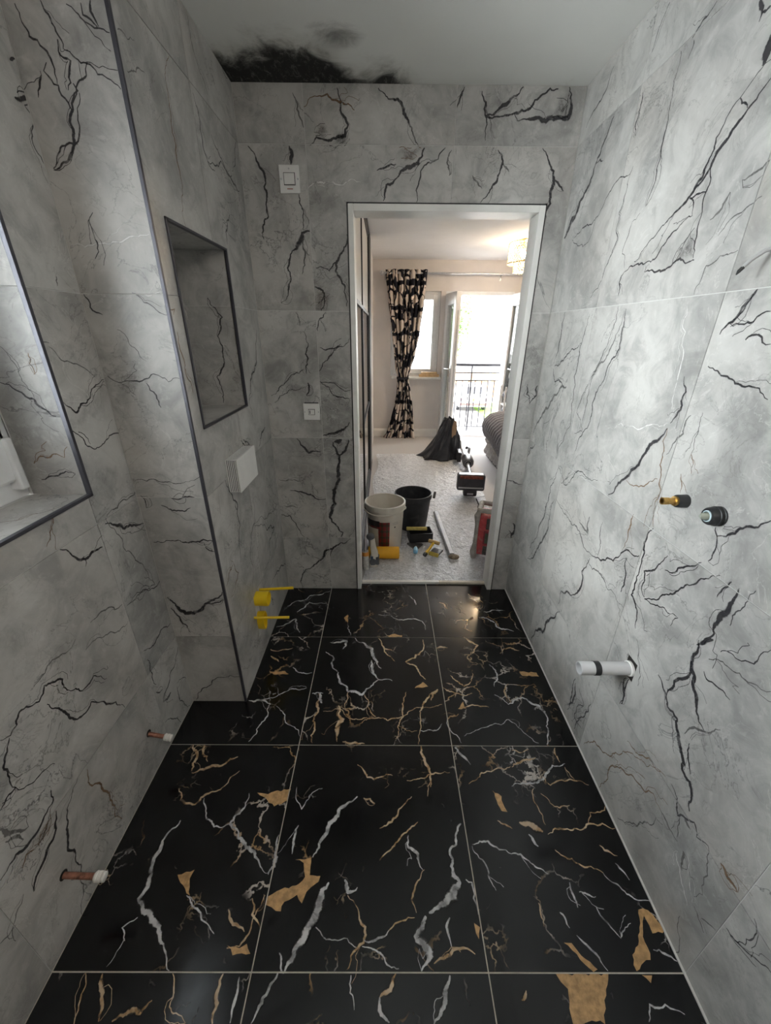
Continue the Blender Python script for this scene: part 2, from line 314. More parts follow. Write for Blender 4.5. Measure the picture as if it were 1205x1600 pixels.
# traced marble veining, wall coordinates in mm: tone+width (mm) or tone+P for a filled patch, then u,v points
VEINS = {
'right': '''d6.2 1107,2005 1116,1980 1144,1961 1157,1951 1185,1928 1201,1899 1206,1857 1213,1828 1247,1797 1296,1770 1340,1748 1395,1714 1433,1684
d7.9 1081,1950 1096,1939 1118,1922 1141,1905 1159,1884 1177,1873 1193,1841 1205,1826 1241,1800
d2.7 1157,1951 1146,1938 1125,1922
d12.5 1182,2112 1167,2093 1166,2072
d6.1 1143,2083 1165,2086
d17.3 1119,2031 1117,2007 1117,1984
d4.3 1193,1841 1183,1793 1177,1752 1177,1715 1162,1654
dP 1179,1728 1205,1708 1228,1677 1240,1652 1203,1656 1156,1649 1166,1693
d4.9 1156,1649 1246,1646 1296,1643 1364,1648 1362,1663
d4.9 1224,1787 1211,1752 1256,1735 1293,1711 1316,1687 1375,1670 1479,1662
d3.1 1183,1793 1239,1795 1216,1769
d4.1 1479,1662 1496,1636 1483,1594
d3.5 1442,2158 1438,2123 1437,2080 1427,2015 1429,1965 1422,1892 1431,1853 1438,1826
d3.8 1603,2145 1602,2099 1595,2040
d2.5 1393,2155 1400,2123
d3.1 1335,2192 1353,2183 1381,2174 1404,2164
d3.6 1556,2307 1579,2285 1592,2255 1599,2229
d11.1 1772,2154 1796,2121 1828,2072 1858,2024 1908,1977 1953,1923
d24.9 1908,1977 1953,1923 2010,1880 2040,1857
d3.6 1794,2044 1847,2050
d4.4 1568,1959 1576,1942 1660,1945 1712,1914 1748,1871 1836,1859 1931,1838
d4.3 1576,1942 1577,1896 1596,1848 1591,1797 1569,1765 1586,1734 1608,1696 1634,1631 1682,1603
d3.9 1761,1868 1791,1799 1948,1834
g3.2 1463,1815 1498,1800 1504,1764 1517,1718 1484,1674
g2.2 1003,1739 1037,1727 1074,1714 1097,1688
g2.4 1021,1648 1070,1645 1107,1630 1110,1601 1120,1571
d4.3 932,1566 942,1546 952,1524 970,1509
d3.6 1845,2310 1868,2275 1925,2245 2000,2206
g6.3 1013,1800 1041,1789 1074,1785
g8.1 1100,1771 1111,1744 1140,1728
d2.8 882,1522 914,1504 971,1495
d5 933,1565 951,1540 969,1505 994,1479
d4.7 918,1469 890,1479 854,1462
d3.6 998,1410 931,1393 875,1377 813,1360
w3.4 1136,1563 1130,1509 1109,1453 1088,1378 1075,1306 1077,1264
d5.1 1065,1380 1043,1344 1041,1299 1064,1260
d10 1068,1245 1093,1203 1131,1154 1169,1092 1216,1031 1252,975
w4 1074,1258 1135,1242 1214,1217 1353,1182
b4.6 1068,1245 1057,1175 1037,1121 1020,1073 1022,1016 1003,975
g4.3 1000,1293 1006,1245 1031,1211 1042,1179
g3.2 966,1306 960,1256 961,1230 958,1204
b3.3 958,1204 937,1159
b3.4 970,1148 950,1101
b3 1180,1053 1125,1057 1047,1106
d7.9 1002,972 1006,887 1006,804 1003,739 955,697 943,657
d4.7 920,930 942,882 983,839 973,790 950,769
d5.9 758,975 791,942 812,912 848,866 891,822 948,765
d4.5 948,765 895,783 854,789 818,801 831,764
d4.2 815,974 859,931 912,889
d5.6 704,1141 722,1117 752,1099 764,1080 803,1053
d4.6 815,1070 801,1050 795,1012 800,987
d6.7 727,979 739,949 743,924
d11.9 705,977 705,939 717,885 713,843 731,794
d3.5 671,995 682,935 688,888
g5.9 1420,1546 1442,1477 1503,1383 1538,1335 1535,1241 1552,1138
g6.1 1467,1563 1475,1477 1517,1373 1572,1274 1600,1190 1527,1133 1585,1109
g6.7 1659,1548 1677,1448 1686,1321 1644,1182 1667,1067 1703,963
d5.8 1416,1553 1403,1461 1446,1378 1486,1267 1492,1151 1549,1032
g27.8 1739,1274 1853,1214 1941,1127 2030,1004
d5.8 1910,1333 1869,1281 1764,1271
d6.9 1900,1345 1776,1406 1677,1448
d5.8 1892,1567 1889,1475 1920,1355
d8.6 1972,964 2049,872
d5.4 1338,996 1583,889 1662,939
d5.5 1609,886 1542,967
d9.4 1667,950 1704,838 1710,715 1746,570 1803,448
d9.6 1647,783 1646,650 1695,539 1812,378
g5.3 1627,804 1475,773 1344,746 1252,731
d6.5 1252,731 1187,754 1131,783 1105,829 1073,857 1023,868
b5.1 1099,972 1101,916 1102,840
g4.7 1244,874 1219,783 1222,749
d5.2 1074,828 1051,764 1051,714
d7.9 1264,712 1292,636 1274,575 1406,461 1403,394
d11 1378,371 1457,254 1559,102 1582,29
g4.5 1280,702 1179,699 1067,681 1018,677
d7.9 1143,203 1128,147 1146,80
d5.2 912,484 900,428 901,380
g4.9 925,632 886,577 860,508
g12.5 1330,854 1322,792 1392,802
d8.9 741,798 737,755 733,727 707,682 682,653 657,617 638,612
d10.1 709,828 732,795 742,782
d6.3 736,733 735,676 764,599 760,568
d9.4 810,608 780,590 745,558 708,560 686,524 657,491 641,457 613,454 594,429 582,386
d3.8 654,541 639,499 619,474
g5.8 607,655 637,609 675,548
d3.5 698,740 678,730 640,742 618,738
d3.8 682,817 643,834 610,854 608,876 595,907
g2.6 700,777 654,801 597,814 560,832
d5.8 903,502 896,415 896,387
d11.1 1152,219 1144,133 1148,44
d5.9 1114,208 1060,181 1093,72 1033,81
d5.8 1025,230 1041,139 1072,28
b4.8 995,44 874,164 772,306 706,364 671,379
b3.6 824,308 768,324 688,372
b4.8 859,9 839,90 845,152 790,207 741,241 680,287 643,276
g4 643,276 600,269 572,271
g3.6 751,33 700,100 663,178 646,236 621,250
d3.8 649,384 620,373 601,333 561,379 542,355 513,376
d3.1 594,337 577,282
g12.2 583,352 560,350
g2.9 513,376 486,287 484,213
w3.9 561,248 533,208 502,178 485,161
w3.8 539,286 521,248 482,192
b9.4 478,381 455,375 429,376
g12.3 550,273 532,223
g3.1 486,107 477,68 455,40 444,-23
g3.7 474,192 433,173
g3.6 451,195 420,225
d5.1 409,269 388,274 365,291 341,314 325,328
d3.2 387,377 376,366 371,329 388,274''',
'left': '''d5 1193,1961 1227,1977 1206,1945 1225,1927 1201,1866 1230,1812
d9.7 1181,1948 1230,1976
d6.8 1200,2017 1217,2027
g3.1 1147,1600 1141,1578
d5.1 1033,1309 1058,1290 1074,1274 1097,1293 1143,1309 1161,1327 1227,1343
g3 1027,1453 1055,1447
g2.4 1051,1439 1115,1395 1183,1354
d5.3 1032,1240 1054,1219 1069,1188 1095,1167 1146,1175 1199,1188 1231,1192
d3.4 1057,1225 1075,1214 1087,1183
d6.9 1047,952 1084,930 1120,899 1168,888 1226,869
d6.7 874,964 900,935 938,896 960,899 1010,894
d3.4 938,896 930,877
g3.9 1055,969 1078,916 1118,805 1160,669
d5.3 1217,630 1162,637 1083,663 1029,665
g3.9 1228,991 1115,974 1052,962
b3 894,1072 866,1018 842,990
g3.7 1011,684 953,715 880,721
d6.3 1236,975 1256,920
d5.5 568,663 588,651 620,677 641,677 671,658 697,681 717,671 743,651 747,609
d7.3 684,633 706,587 718,543 755,505 790,513 827,469 886,371
d4.6 747,609 775,573 828,573 864,524
g3.2 721,716 676,704
g3.3 819,717 740,722 679,710
g3.9 1006,610 906,647 836,664
d7.3 584,649 561,621 548,569 548,532
d3.9 548,532 582,494 638,474
d4.3 548,532 505,523
d7.8 603,426 597,394 565,387 528,374 485,391 442,383
d8.1 591,361 572,318 535,302 502,282 474,254
bP 579,372 573,339 526,334 520,364 555,364
b4.6 515,346 499,359 481,343
d5.3 672,365 630,335 591,280 571,225 573,155 562,73 523,-1
b4.9 702,351 690,301 718,252 726,161 717,111 731,55
g13.3 488,487 507,439 530,413
g3.7 458,284 429,266 404,211
g3.6 385,257 419,244
g11.8 483,447 502,429 510,400
d4.1 1209,437 1122,449 1035,465
d3.2 1143,696 1184,636 1140,648 1088,674 1040,661
d4 1040,422 1036,370 1043,296
d6.6 1229,344 1200,293 1138,262 1086,223 1047,198
d3.9 1146,171 1138,96 1192,4
d3.5 1032,271 1068,244
d8.6 1051,194 1104,186
d3.1 1211,141 1151,182
d3 1027,114 1110,4''',
'wrev': '''g2.7 -934,1439 -913,1400 -903,1348 -895,1318
d4.8 -967,1356 -932,1336 -896,1315 -875,1288 -855,1272
b2.7 -871,1425 -877,1400 -872,1375
b3.6 -959,1143 -938,1163 -896,1171 -870,1161 -853,1191
d3.7 -956,1096 -911,1108 -879,1122 -855,1115''',
'sill': '''b2.7 -926,848 -891,863 -872,906 -845,953''',
'piern': '''d4 -819,1354 -781,1337 -736,1341 -689,1359 -643,1339 -608,1349
d3 -691,1570 -664,1547 -634,1529 -603,1517
d4.4 -824,1569 -815,1534 -786,1516
d3.2 -709,1335 -688,1300 -682,1264
d3.5 -816,1030 -752,1030 -705,1022 -674,1018 -604,1048
d6.3 -721,968 -685,963 -636,966
d3.7 -757,938 -659,929
d4.5 -818,973 -809,928
d6.7 -816,795 -754,801 -703,796 -668,797 -607,802
d3.8 -637,777 -606,757
d14.4 -821,557 -797,517 -767,482 -708,495 -673,530 -609,581
d6.2 -673,530 -610,547
d10.5 -819,506 -794,446 -767,385
g2.3 -756,1479 -726,1435 -694,1396
d4.1 -690,2113 -673,2101 -657,2086 -633,2077 -609,2070
d4.1 -636,2119 -638,2097 -630,2079
d2.9 -658,2115 -659,2097 -633,2079
d3.5 -743,2118 -733,2097 -726,2071 -719,2044
d3.6 -800,2113 -795,2085 -787,2063 -762,2044 -751,2020 -752,1986
d3 -719,2044 -697,2029 -674,2021 -655,2003 -635,1997 -609,1979
d3.6 -727,2059 -731,2040 -709,2025 -718,2005 -730,1976
d3.1 -674,2021 -681,2001 -704,1989 -726,1955
d3.7 -764,2022 -775,2008 -760,1986 -750,1984 -737,1955 -731,1938
d3.1 -783,2008 -803,1963
d5.1 -715,1988 -708,1976 -730,1943 -745,1895 -753,1872 -772,1849 -813,1832
d3.2 -706,1972 -731,1895 -744,1881 -791,1863 -812,1835
w3.5 -808,1680 -765,1678 -711,1686 -671,1694 -612,1703
d2.8 -743,1748 -754,1691 -753,1664 -767,1648
w3.7 -671,1571 -611,1572
d4.9 -817,9 -803,46 -758,82 -725,126 -690,143 -602,144''',
'piers': '''b4.3 1497,2162 1452,2074 1441,2005 1449,1960 1441,1909 1427,1826 1422,1763
d9 1640,2147 1663,2099 1661,2032 1684,1995 1742,1987
d5.7 1684,1995 1820,2038 1898,2018 2000,2001
g3.8 1682,2352 1685,2286 1730,2230 1771,2195
d4.3 1824,2359 1884,2359 2013,2341
d4.8 2028,2163 1935,2044
d5.8 1838,1883 1771,1815 1766,1776
g2.1 1237,2085 1310,2103
g5.6 1755,2089 1814,2050 1928,2027
g2.9 1245,2021 1331,2057
b3.4 1217,1529 1254,1534 1240,1518
b4.6 1242,1474 1241,1422 1245,1361 1268,1301
d6.9 2011,1486 1953,1351 1830,1277 1775,1191 1798,1122
d7.5 1962,1041 1830,977
d9.2 1607,1063 1702,1023
d4.9 1394,967 1402,936 1429,896 1468,838 1452,801 1459,740 1419,669 1405,596
d3.5 1456,849 1443,836 1459,817
d4.8 1669,807 1656,728 1630,668 1567,643 1534,590 1519,532 1525,476 1479,416
d3.6 1639,664 1783,617 2005,614
d6.3 1627,662 1781,554 1912,504 1802,478 1797,404 1694,382 1654,376
d6 2054,171 1904,229 1730,246
b4.2 1317,657 1341,623 1369,571 1324,547 1266,521
b4.8 1331,636 1280,623 1243,590
b4.2 1470,171 1462,99
d7.6 1717,183 1734,123
d6.1 1635,1063 1694,1029 1726,1011''',
'niche': '''w4.2 -808,1611 -799,1560 -789,1517
d5.5 -696,1596 -674,1562 -650,1528 -663,1484 -671,1401 -700,1195''',
'far': '''d9.8 -193,2336 -182,2304 -153,2229 -167,2195 -218,2185 -282,2189 -310,2164
dP -212,2185 -147,2220 -152,2165 -232,2164
b6.8 -326,2280 -262,2313 -231,2318 -194,2299 -151,2291 -127,2272
gP -266,2243 -295,2194 -224,2198 -236,2224
d9.7 -33,2337 5,2306 42,2306 68,2264 101,2222 129,2165
d8.2 300,2343 274,2280
d6.9 369,2332 389,2262 398,2185
d12.3 528,2345 483,2310 438,2277 389,2262
d12.4 664,2340 605,2324 562,2282 502,2268 390,2257
d12.4 706,2346 718,2255 632,2245 518,2246 502,2268
dP 672,2330 708,2339 716,2255 643,2255 663,2283
g5.5 -366,2321 -347,2256 -331,2218
d10.3 -561,2160 -524,2097 -503,2056 -509,1948 -505,1926 -535,1845
d11.4 -394,2162 -393,2103
d7.5 -368,2004 -353,1949 -361,1882
d15.4 -331,1876 -366,1870 -413,1805
d9.5 -413,1805 -441,1739 -430,1702 -484,1599
g7.8 -361,1847 -358,1788 -378,1715
d13 155,2160 131,2113 47,2065
bP 52,2157 142,2158 118,2113 66,2107
d7.3 47,2065 1,2039 -12,1985
d8.7 239,2161 170,2113 140,2061 130,1981
w5.9 -326,2025 -238,2047 -106,2048
d5.8 -39,2086 40,2107
g5.8 265,2154 249,2114 262,2072
d7.3 453,2156 478,2116 464,2074 442,2032 401,1983
g5.8 478,2116 508,2085
g5.9 358,2073 402,2031
d10.2 634,2162 676,2107 697,2066 695,2002 689,1924
d7.3 697,2066 745,2024
d7.9 -171,1866 -210,1777 -226,1728 -185,1666 -181,1588
d7.9 -312,1740 -255,1728 -210,1777
gP -324,1665 -238,1627 -255,1588 -323,1567
d9.7 -324,1665 -282,1640 -301,1567
d6.1 -577,1181 -498,1246 -404,1309
g4.6 -420,1561 -404,1506
d5.9 -386,1477 -388,1380 -390,1288
d6.9 -281,1562 -322,1483
d7.1 -329,1299 -305,1340 -271,1371 -171,1450
d4.7 -316,1410 -258,1406 -215,1426
d7.3 -326,1252 -244,1237 -173,1211
d4.9 -321,1247 -180,1168
d8.6 -387,1246 -398,1182
d4.9 -564,1148 -491,1203 -400,1225
d10.2 -183,1050 -231,1004 -278,991 -326,979
d9.1 -467,961 -447,925 -409,883 -343,889
d16.4 -275,944 -259,896 -244,847 -253,771 -268,693 -279,586 -315,502 -279,445 -242,401 -256,372
d13 -192,957 -212,896 -244,847
d18.1 -227,956 -269,944
d6.9 -530,665 -457,652 -396,625 -334,615
g4 -585,730 -438,731
d8.5 -595,514 -545,507 -512,443 -472,370
d10.4 -198,357 -285,312 -340,281 -398,203 -484,138 -508,90 -509,-10
d7.3 -285,312 -322,235
g5.6 -577,570 -496,556
d11.4 770,1241 769,1191 742,1148
d6.7 717,1248 720,1199 745,1153
d15.5 756,467 778,423 760,371
d4.2 685,731 774,712
d5.6 738,422 756,366
d5.2 666,1666 651,1610 615,1589
d5.3 667,1611 644,1554 644,1503''',
'floor': '''oP -266,652 -237,652 -218,656 -214,610 -181,610 -184,595 -217,573 -226,548 -244,569 -277,552 -281,532 -310,538 -325,545 -326,566 -293,580 -239,591 -226,609 -239,640
w11.5 -86,831 -128,800 -156,761 -182,716 -197,681 -213,656
w19.1 -155,595 -177,552 -189,512 -208,475 -227,445 -245,417
w6.3 -266,451 -255,423 -245,415
w12.8 -261,415 -277,386 -293,360 -304,335
w21.2 262,749 237,691 214,674 213,634 231,596 207,567 168,546 134,529
w26.1 125,522 105,494 95,475 123,457 130,446 103,419
w12.8 175,412 158,381 147,356 126,335
w8.8 86,716 84,682 113,665 125,626
w6.7 -274,742 -279,689 -279,664
w18.5 -109,602 -97,573 -70,584
w13.3 -668,755 -689,723 -693,671 -696,631 -685,593 -693,558 -642,524 -596,486 -558,445 -536,418
w10.2 -468,840 -473,789 -501,746 -461,706 -427,680 -378,648 -340,617
w8.2 -501,746 -550,737 -590,769 -618,824
w14.1 -331,715 -326,656 -339,613
o7.4 -721,855 -698,818 -642,803 -565,861 -527,917
oP -440,840 -401,840 -326,856 -328,814 -368,799 -407,824
o10.5 -551,970 -595,940 -649,928 -701,910
o12 -744,1020 -703,916
o12.2 -700,1020 -659,951
oP -608,609 -563,624 -571,601 -550,565 -583,586
w3.9 -560,565 -525,538 -475,505 -450,486
o6.8 -429,535 -406,505 -370,490
o5.7 -406,459 -374,462 -356,487 -350,525 -335,566
oP -407,462 -373,459 -355,468 -341,451 -385,448
o5.9 -370,559 -359,525 -330,499
w4.7 -178,499 -123,475 -62,460
w4.6 -50,463 5,446 46,423
o5.7 -97,566 -67,539 -43,500 -46,469 -78,445 -88,420
o6.8 22,494 58,513 93,519
w4.7 -46,475 5,481 22,494
w7.6 191,519 187,463
o6.4 137,432 172,446 247,449
w9.2 251,603 268,596 272,526
oP 255,507 271,500 261,476 255,488
o9.1 -93,942 -55,896 38,902
o11.8 153,1018 161,967 179,908 174,863
o7.7 90,885 179,908 250,914
o6.3 178,897 160,832
o7.1 104,831 58,791 -7,734
o6.7 120,753 66,716 24,673 -6,649
o8.5 -64,826 -24,809
o5.1 130,626 98,581 87,560 99,529
w6.2 -212,857 -273,790 -304,862
o7.9 -2,376 29,396 38,415
w10.1 -2,376 -2,356 21,337
w4.3 -75,412 -63,356
w7.7 -356,409 -354,370 -353,336
o8.5 -398,414 -395,365 -394,335
o5.1 -526,414 -507,360 -487,351 -458,336
w13.5 284,1012 333,944
o10.3 482,938 368,914 313,875
oP 394,854 417,833 427,787 405,787
w6.4 287,687 323,626 335,578
w5.6 288,691 340,700 407,666
o7 386,758 428,735
oP 727,539 756,537 769,514 775,493 734,490 739,505 735,524 717,500 706,472 709,450 701,437 679,437 653,420 658,450 684,467 710,500
oP 443,415 580,415 546,372 530,336 500,343 479,336 451,336 466,391 453,403
w6.6 502,531 516,499
w6.2 529,485 555,458 570,436 580,420
oP 488,471 510,471 526,449 555,420 542,418 513,449
w5.8 610,544 626,509 646,479
w3.6 647,481 664,495 689,509
w4.6 558,597 557,565 557,541
w3.8 576,575 620,565
o5.2 449,551 447,502
w4.9 407,667 454,649 501,617
o10.6 546,677 590,655 640,635 669,620
w5.4 669,620 686,597 724,565 781,555
o9.1 693,690 718,671 735,662
w4.8 718,644 734,620 739,603
o20.9 457,753 494,746 526,726
w10.2 477,719 497,686
o6.9 540,719 570,736 633,736 695,750 768,737
o7.2 686,747 707,783 771,805
o5.4 541,859 536,797 542,746
o5.5 561,843 583,812 610,797 647,805
w7.7 691,949 603,909 521,875 466,867
o6.7 591,901 606,871 684,892 745,872
o4.9 685,936 707,884
o7 486,935 540,962 589,972
o7.1 678,1011 674,954
o7.2 505,1000 540,991 573,1005
w4.4 635,339 653,365 691,365 728,350
oP 663,415 686,414 678,400
o5.8 344,372 360,387
w4.1 720,458 747,450 769,437
w3.8 781,555 788,544
w13 -568,1874 -497,1927 -374,1997 -334,2026
w10.8 -501,1824 -445,1914 -343,1902
w8.4 -588,1694 -496,1763 -451,1652
oP -224,1778 -202,1802 -199,1731
w9.2 158,1988 194,1894
w6.8 -28,1804 114,1757 222,1746 231,1679
o11.1 529,2006 574,1859
o9.2 530,1964 602,1911
w10.2 558,1785 632,1704 714,1672
o10.2 409,1748 510,1784 446,1692 487,1670
o10.9 338,1921 378,1857
w8.9 585,1834 718,1847
w8.3 -196,1731 -173,1633
oP 20,1630 57,1645 101,1635 101,1622 34,1622
w15.5 -149,1612 -96,1572 -50,1486 -8,1406
w11.7 -56,1458 -20,1339
w11.5 -290,1512 -251,1484 -227,1396 -200,1322 -156,1269 -93,1254 -45,1308 -20,1339 44,1332
w14.3 -277,1580 -192,1591 -207,1532
o12.5 -25,1613 5,1543 60,1450
o9.4 5,1543 47,1524
o10.5 210,1604 187,1506 114,1450 177,1382 200,1341
oP 145,1293 185,1325 209,1301 170,1293
w8.2 -317,1260 -268,1261
o11.6 -286,1261 -282,1155 -277,1026
w14.8 -280,1261 -266,1210
o20.3 -192,1197 -168,1130 -180,1032
o10.8 -158,1032 -70,1024
o7.8 -254,1169 -185,1183 -98,1130 64,1138 113,1171 260,1206
o8.1 -156,1269 -161,1183
o7.9 -81,1254 -66,1197 -29,1144
o7.8 106,1270 88,1144 51,1045
o10.3 231,1271 175,1199 153,1081 143,1022
w6.3 153,1081 248,1113
o6.2 63,1106 142,1081
o19.1 251,1286 214,1227
oP -543,1385 -470,1386 -447,1369 -518,1364
o13.6 -562,1482 -512,1446
w9.3 -590,1222 -542,1223 -488,1202
w11.4 -494,1202 -487,1154 -507,1103 -530,1031
w6.4 -462,1195 -410,1129 -332,1055
w6.8 -542,1223 -443,1267 -347,1290
o9.4 -575,1529 -464,1539
w7.3 -436,1411 -337,1378
o22 276,1545 333,1545
o14.3 434,1627 495,1566 454,1508
o9.7 272,1302 319,1272 405,1265
o7.2 320,1366 374,1302 432,1400
oP 353,1221 362,1186 328,1183
o9.2 354,1193 462,1193
w7.2 521,1435 540,1351 514,1303
o9.4 595,1509 662,1548 699,1529
oP 657,1393 734,1385 741,1365 661,1365
w13 503,1258 551,1208 623,1244 682,1202 697,1161 680,1084 652,1025
o9.6 583,1319 553,1258 565,1215
w9.9 273,1132 287,1070 313,1029
w6.2 329,1058 453,1108 530,1134 572,1083 621,1030
o7.7 324,1159 273,1132
o6.3 -746,415 -729,374 -717,334
o9.8 -703,415 -679,374 -662,338
o9.5 -554,370 -571,350 -631,338
w3.1 -682,472 -704,497 -674,518
w3 -685,477 -691,443 -700,425''',
}

# ------------------------------------------------------------------ tiled surfaces
PLANES = {  # plane -> (map (u, v, height above the face) to a point)
 'right': lambda u, v, n: (.775 - n, u, v), 'left': lambda u, v, n: (-.832 + n, u, v),
 'far': lambda u, v, n: (u, 2.057 - n, v), 'piern': lambda u, v, n: (u, 1.218 - n, v),
 'piers': lambda u, v, n: (-.6 + n, u, v), 'floor': lambda u, v, n: (u, v, n),
 'wrev': lambda u, v, n: (u, 1.03 - n, v), 'sill': lambda u, v, n: (u, v, 1.053 + n),
 'niche': lambda u, v, n: (u, 1.742 - n, v), 'nicheback': lambda u, v, n: (-.795 + n, u, v),
 'nichenear': lambda u, v, n: (u, 1.297 + n, v), 'nichetop': lambda u, v, n: (u, v, 1.755 - n),
 'nichelow': lambda u, v, n: (u, v, 1.185 + n), 'wtop': lambda u, v, n: (u, v, 2.10 - n),
 'wnear': lambda u, v, n: (u, .12 + n, v), 'rear': lambda u, v, n: (u, -.95 + n, v),
}
def parse(plane):
    out = []
    for i, ln in enumerate(VEINS.get(plane, '').split('\n')):
        if not ln: continue
        h, *pts = ln.split()
        out.append((h[0], 0 if h[1] == 'P' else float(h[1:]) / 1000, [tuple(float(c) / 1000 for c in p.split(',')) for p in pts]))
    return out

def vein_polys(plane, floor):
    """every traced vein as small polygons of (u, v, strength) with a material slot"""
    rs = random.Random(len(plane) * 31 + 5); out = []
    for idx, (tone, w, pts) in enumerate(parse(plane)):
        slot = {'d': 1, 'g': 2, 'b': 3, 'w': 4, 'o': 5}[tone]; P = [Vector(p) for p in pts]
        if w == 0:                                            # filled patch
            ring = []
            for i, p in enumerate(P):
                q = P[(i + 1) % len(P)]; n = max(1, int((q - p).length / .010)); d = (q - p)
                per = Vector((-d.y, d.x)).normalized() if d.length > 0 else Vector((0, 0))
                for k in range(n):
                    ring.append(p + d * (k / n) + per * rs.uniform(-1, 1) * (.0032 if k or 1 else 0))
            if tone == 'o':
                for t in geometry.tessellate_polygon([[Vector((p.x, p.y, 0)) for p in ring]]): out.append((6, idx, [(ring[i].x, ring[i].y, 1.0) for i in t]))
                continue
            ce = sum(ring, Vector((0, 0))) / len(ring)        # cloudy fill that fades out at its edge
            for i, p in enumerate(ring):
                q = ring[(i + 1) % len(ring)]; out.append((6 if tone == 'd' else 7, idx, [(ce.x, ce.y, 1.0), (p.x, p.y, 0.0), (q.x, q.y, 0.0)]))
            ax = max(((a - b) for a in P for b in P), key=lambda d: d.length)
            for s_ in range(9):                               # crackle lines across the patch
                a, b = rs.choice(ring), rs.choice(ring)
                if abs((b - a).normalized().dot(ax.normalized()) if (b - a).length > 0 else 0) < .55: continue
                seg = [a, b]
                while (seg[1] - seg[0]).length > .008:
                    ns = [seg[0]]
                    for p, q in zip(seg, seg[1:]):
                        d = q - p; ns += [(p + q) / 2 + Vector((-d.y, d.x)) * rs.uniform(-.16, .16), q]
                    seg = ns
                hw = rs.uniform(.0008, .0022)
                for p, q in zip(seg, seg[1:]):
                    d = q - p
                    if d.length < 1e-6: continue
                    pn = Vector((-d.y, d.x)).normalized() * hw
                    for sg in (1, -1): out.append((slot, idx, [(p.x, p.y, .9), (q.x, q.y, .9), (q.x + pn.x*sg, q.y + pn.y*sg, 0.), (p.x + pn.x*sg, p.y + pn.y*sg, 0.)]))
            continue
        L = [P[0]]                                            # fractal wobble between the traced points
        for a, b in zip(P, P[1:]):
            seg = [a, b]
            while (seg[1] - seg[0]).length > .011 and len(seg) < 200:
                ns = [seg[0]]
                for p, q in zip(seg, seg[1:]):
                    d = q - p; per = Vector((-d.y, d.x)); ns += [(p + q) / 2 + per * rs.uniform(-.17, .17), q]
                seg = ns
            L += seg[1:]
        n = len(L); tot = n - 1; ww = []; cur = 1.0
        for i in range(n):
            cur = max(.45, min(1.5, cur + rs.uniform(-.28, .28))); e = min(1, .25 + 2.4 * i / max(1, tot), .25 + 2.4 * (tot - i) / max(1, tot))
            ww.append(w * cur * e * (.66 if tone == 'd' else .56) + .0008)
        nr = []
        for i in range(n):
            t = L[min(i + 1, n - 1)] - L[max(i - 1, 0)]; nr.append(Vector((-t.y, t.x)).normalized() if t.length > 1e-9 else Vector((0, 1)))
        for i in range(n - 1):
            for sg in (1, -1):
                a, b = L[i], L[i + 1]; c, d = b + nr[i + 1] * ww[i + 1] * sg, a + nr[i] * ww[i] * sg
                out.append((slot, idx, [(a.x, a.y, 1.0), (b.x, b.y, 1.0), (c.x, c.y, 0.0), (d.x, d.y, 0.0)]))
        # finer companion lines and side branches that run with the main vein
        for c in range(rs.choice((0, 0, 1)) if floor else rs.choice((0, 1, 1, 2)) + (w > .005)):
            if n < 8: break
            i0 = rs.randrange(0, n - 6); i1 = min(n - 1, i0 + rs.randrange(6, max(7, n // 2 + 6))); sd = rs.choice((-1, 1)); spread = rs.uniform(.002, .016) + w
            fork = rs.random() < .6; q = []; jit = 0.0
            for i in range(i0, i1 + 1):
                k = (i - i0) / max(1, i1 - i0); env = k ** 1.2 if fork else math.sin(PI * k) ** .6
                jit += rs.uniform(-.0016, .0016); q.append(L[i] + nr[i] * (sd * spread * env * (2.2 if fork else 1) + jit))
            hw = rs.uniform(.0007, .0013)
            for i in range(len(q) - 1):
                t = q[i + 1] - q[i]
                if t.length < 1e-6: continue
                pn = Vector((-t.y, t.x)).normalized() * hw
                for sg in (1, -1): out.append((slot, idx, [(q[i].x, q[i].y, .85), (q[i+1].x, q[i+1].y, .85), (q[i+1].x + pn.x*sg, q[i+1].y + pn.y*sg, .1), (q[i].x + pn.x*sg, q[i].y + pn.y*sg, .1)]))
    return out

def clip(poly, r):
    for ax, lim, sgn in ((0, r[0], 1), (0, r[1], -1), (1, r[2], 1), (1, r[3], -1)):
        res = []
        for i, p in enumerate(poly):
            q = poly[i - 1]; dp, dq = (p[ax] - lim) * sgn, (q[ax] - lim) * sgn
            if (dp >= 0) != (dq >= 0):
                t = dq / (dq - dp); res.append(tuple(q[k] + (p[k] - q[k]) * t for k in range(3)))
            if dp >= 0: res.append(p)
        poly = res
        if len(poly) < 3: return None
    return poly

def subtract(r, hole):
    u0, u1, v0, v1 = r; a0, a1, b0, b1 = hole
    if a0 >= u1 or a1 <= u0 or b0 >= v1 or b1 <= v0: return [r]
    out = []; c0, c1 = max(u0, a0), min(u1, a1)
    if u0 < a0: out.append((u0, a0, v0, v1))
    if a1 < u1: out.append((a1, u1, v0, v1))
    if v0 < b0: out.append((c0, c1, v0, b0))
    if b1 < v1: out.append((c0, c1, b1, v1))
    return out

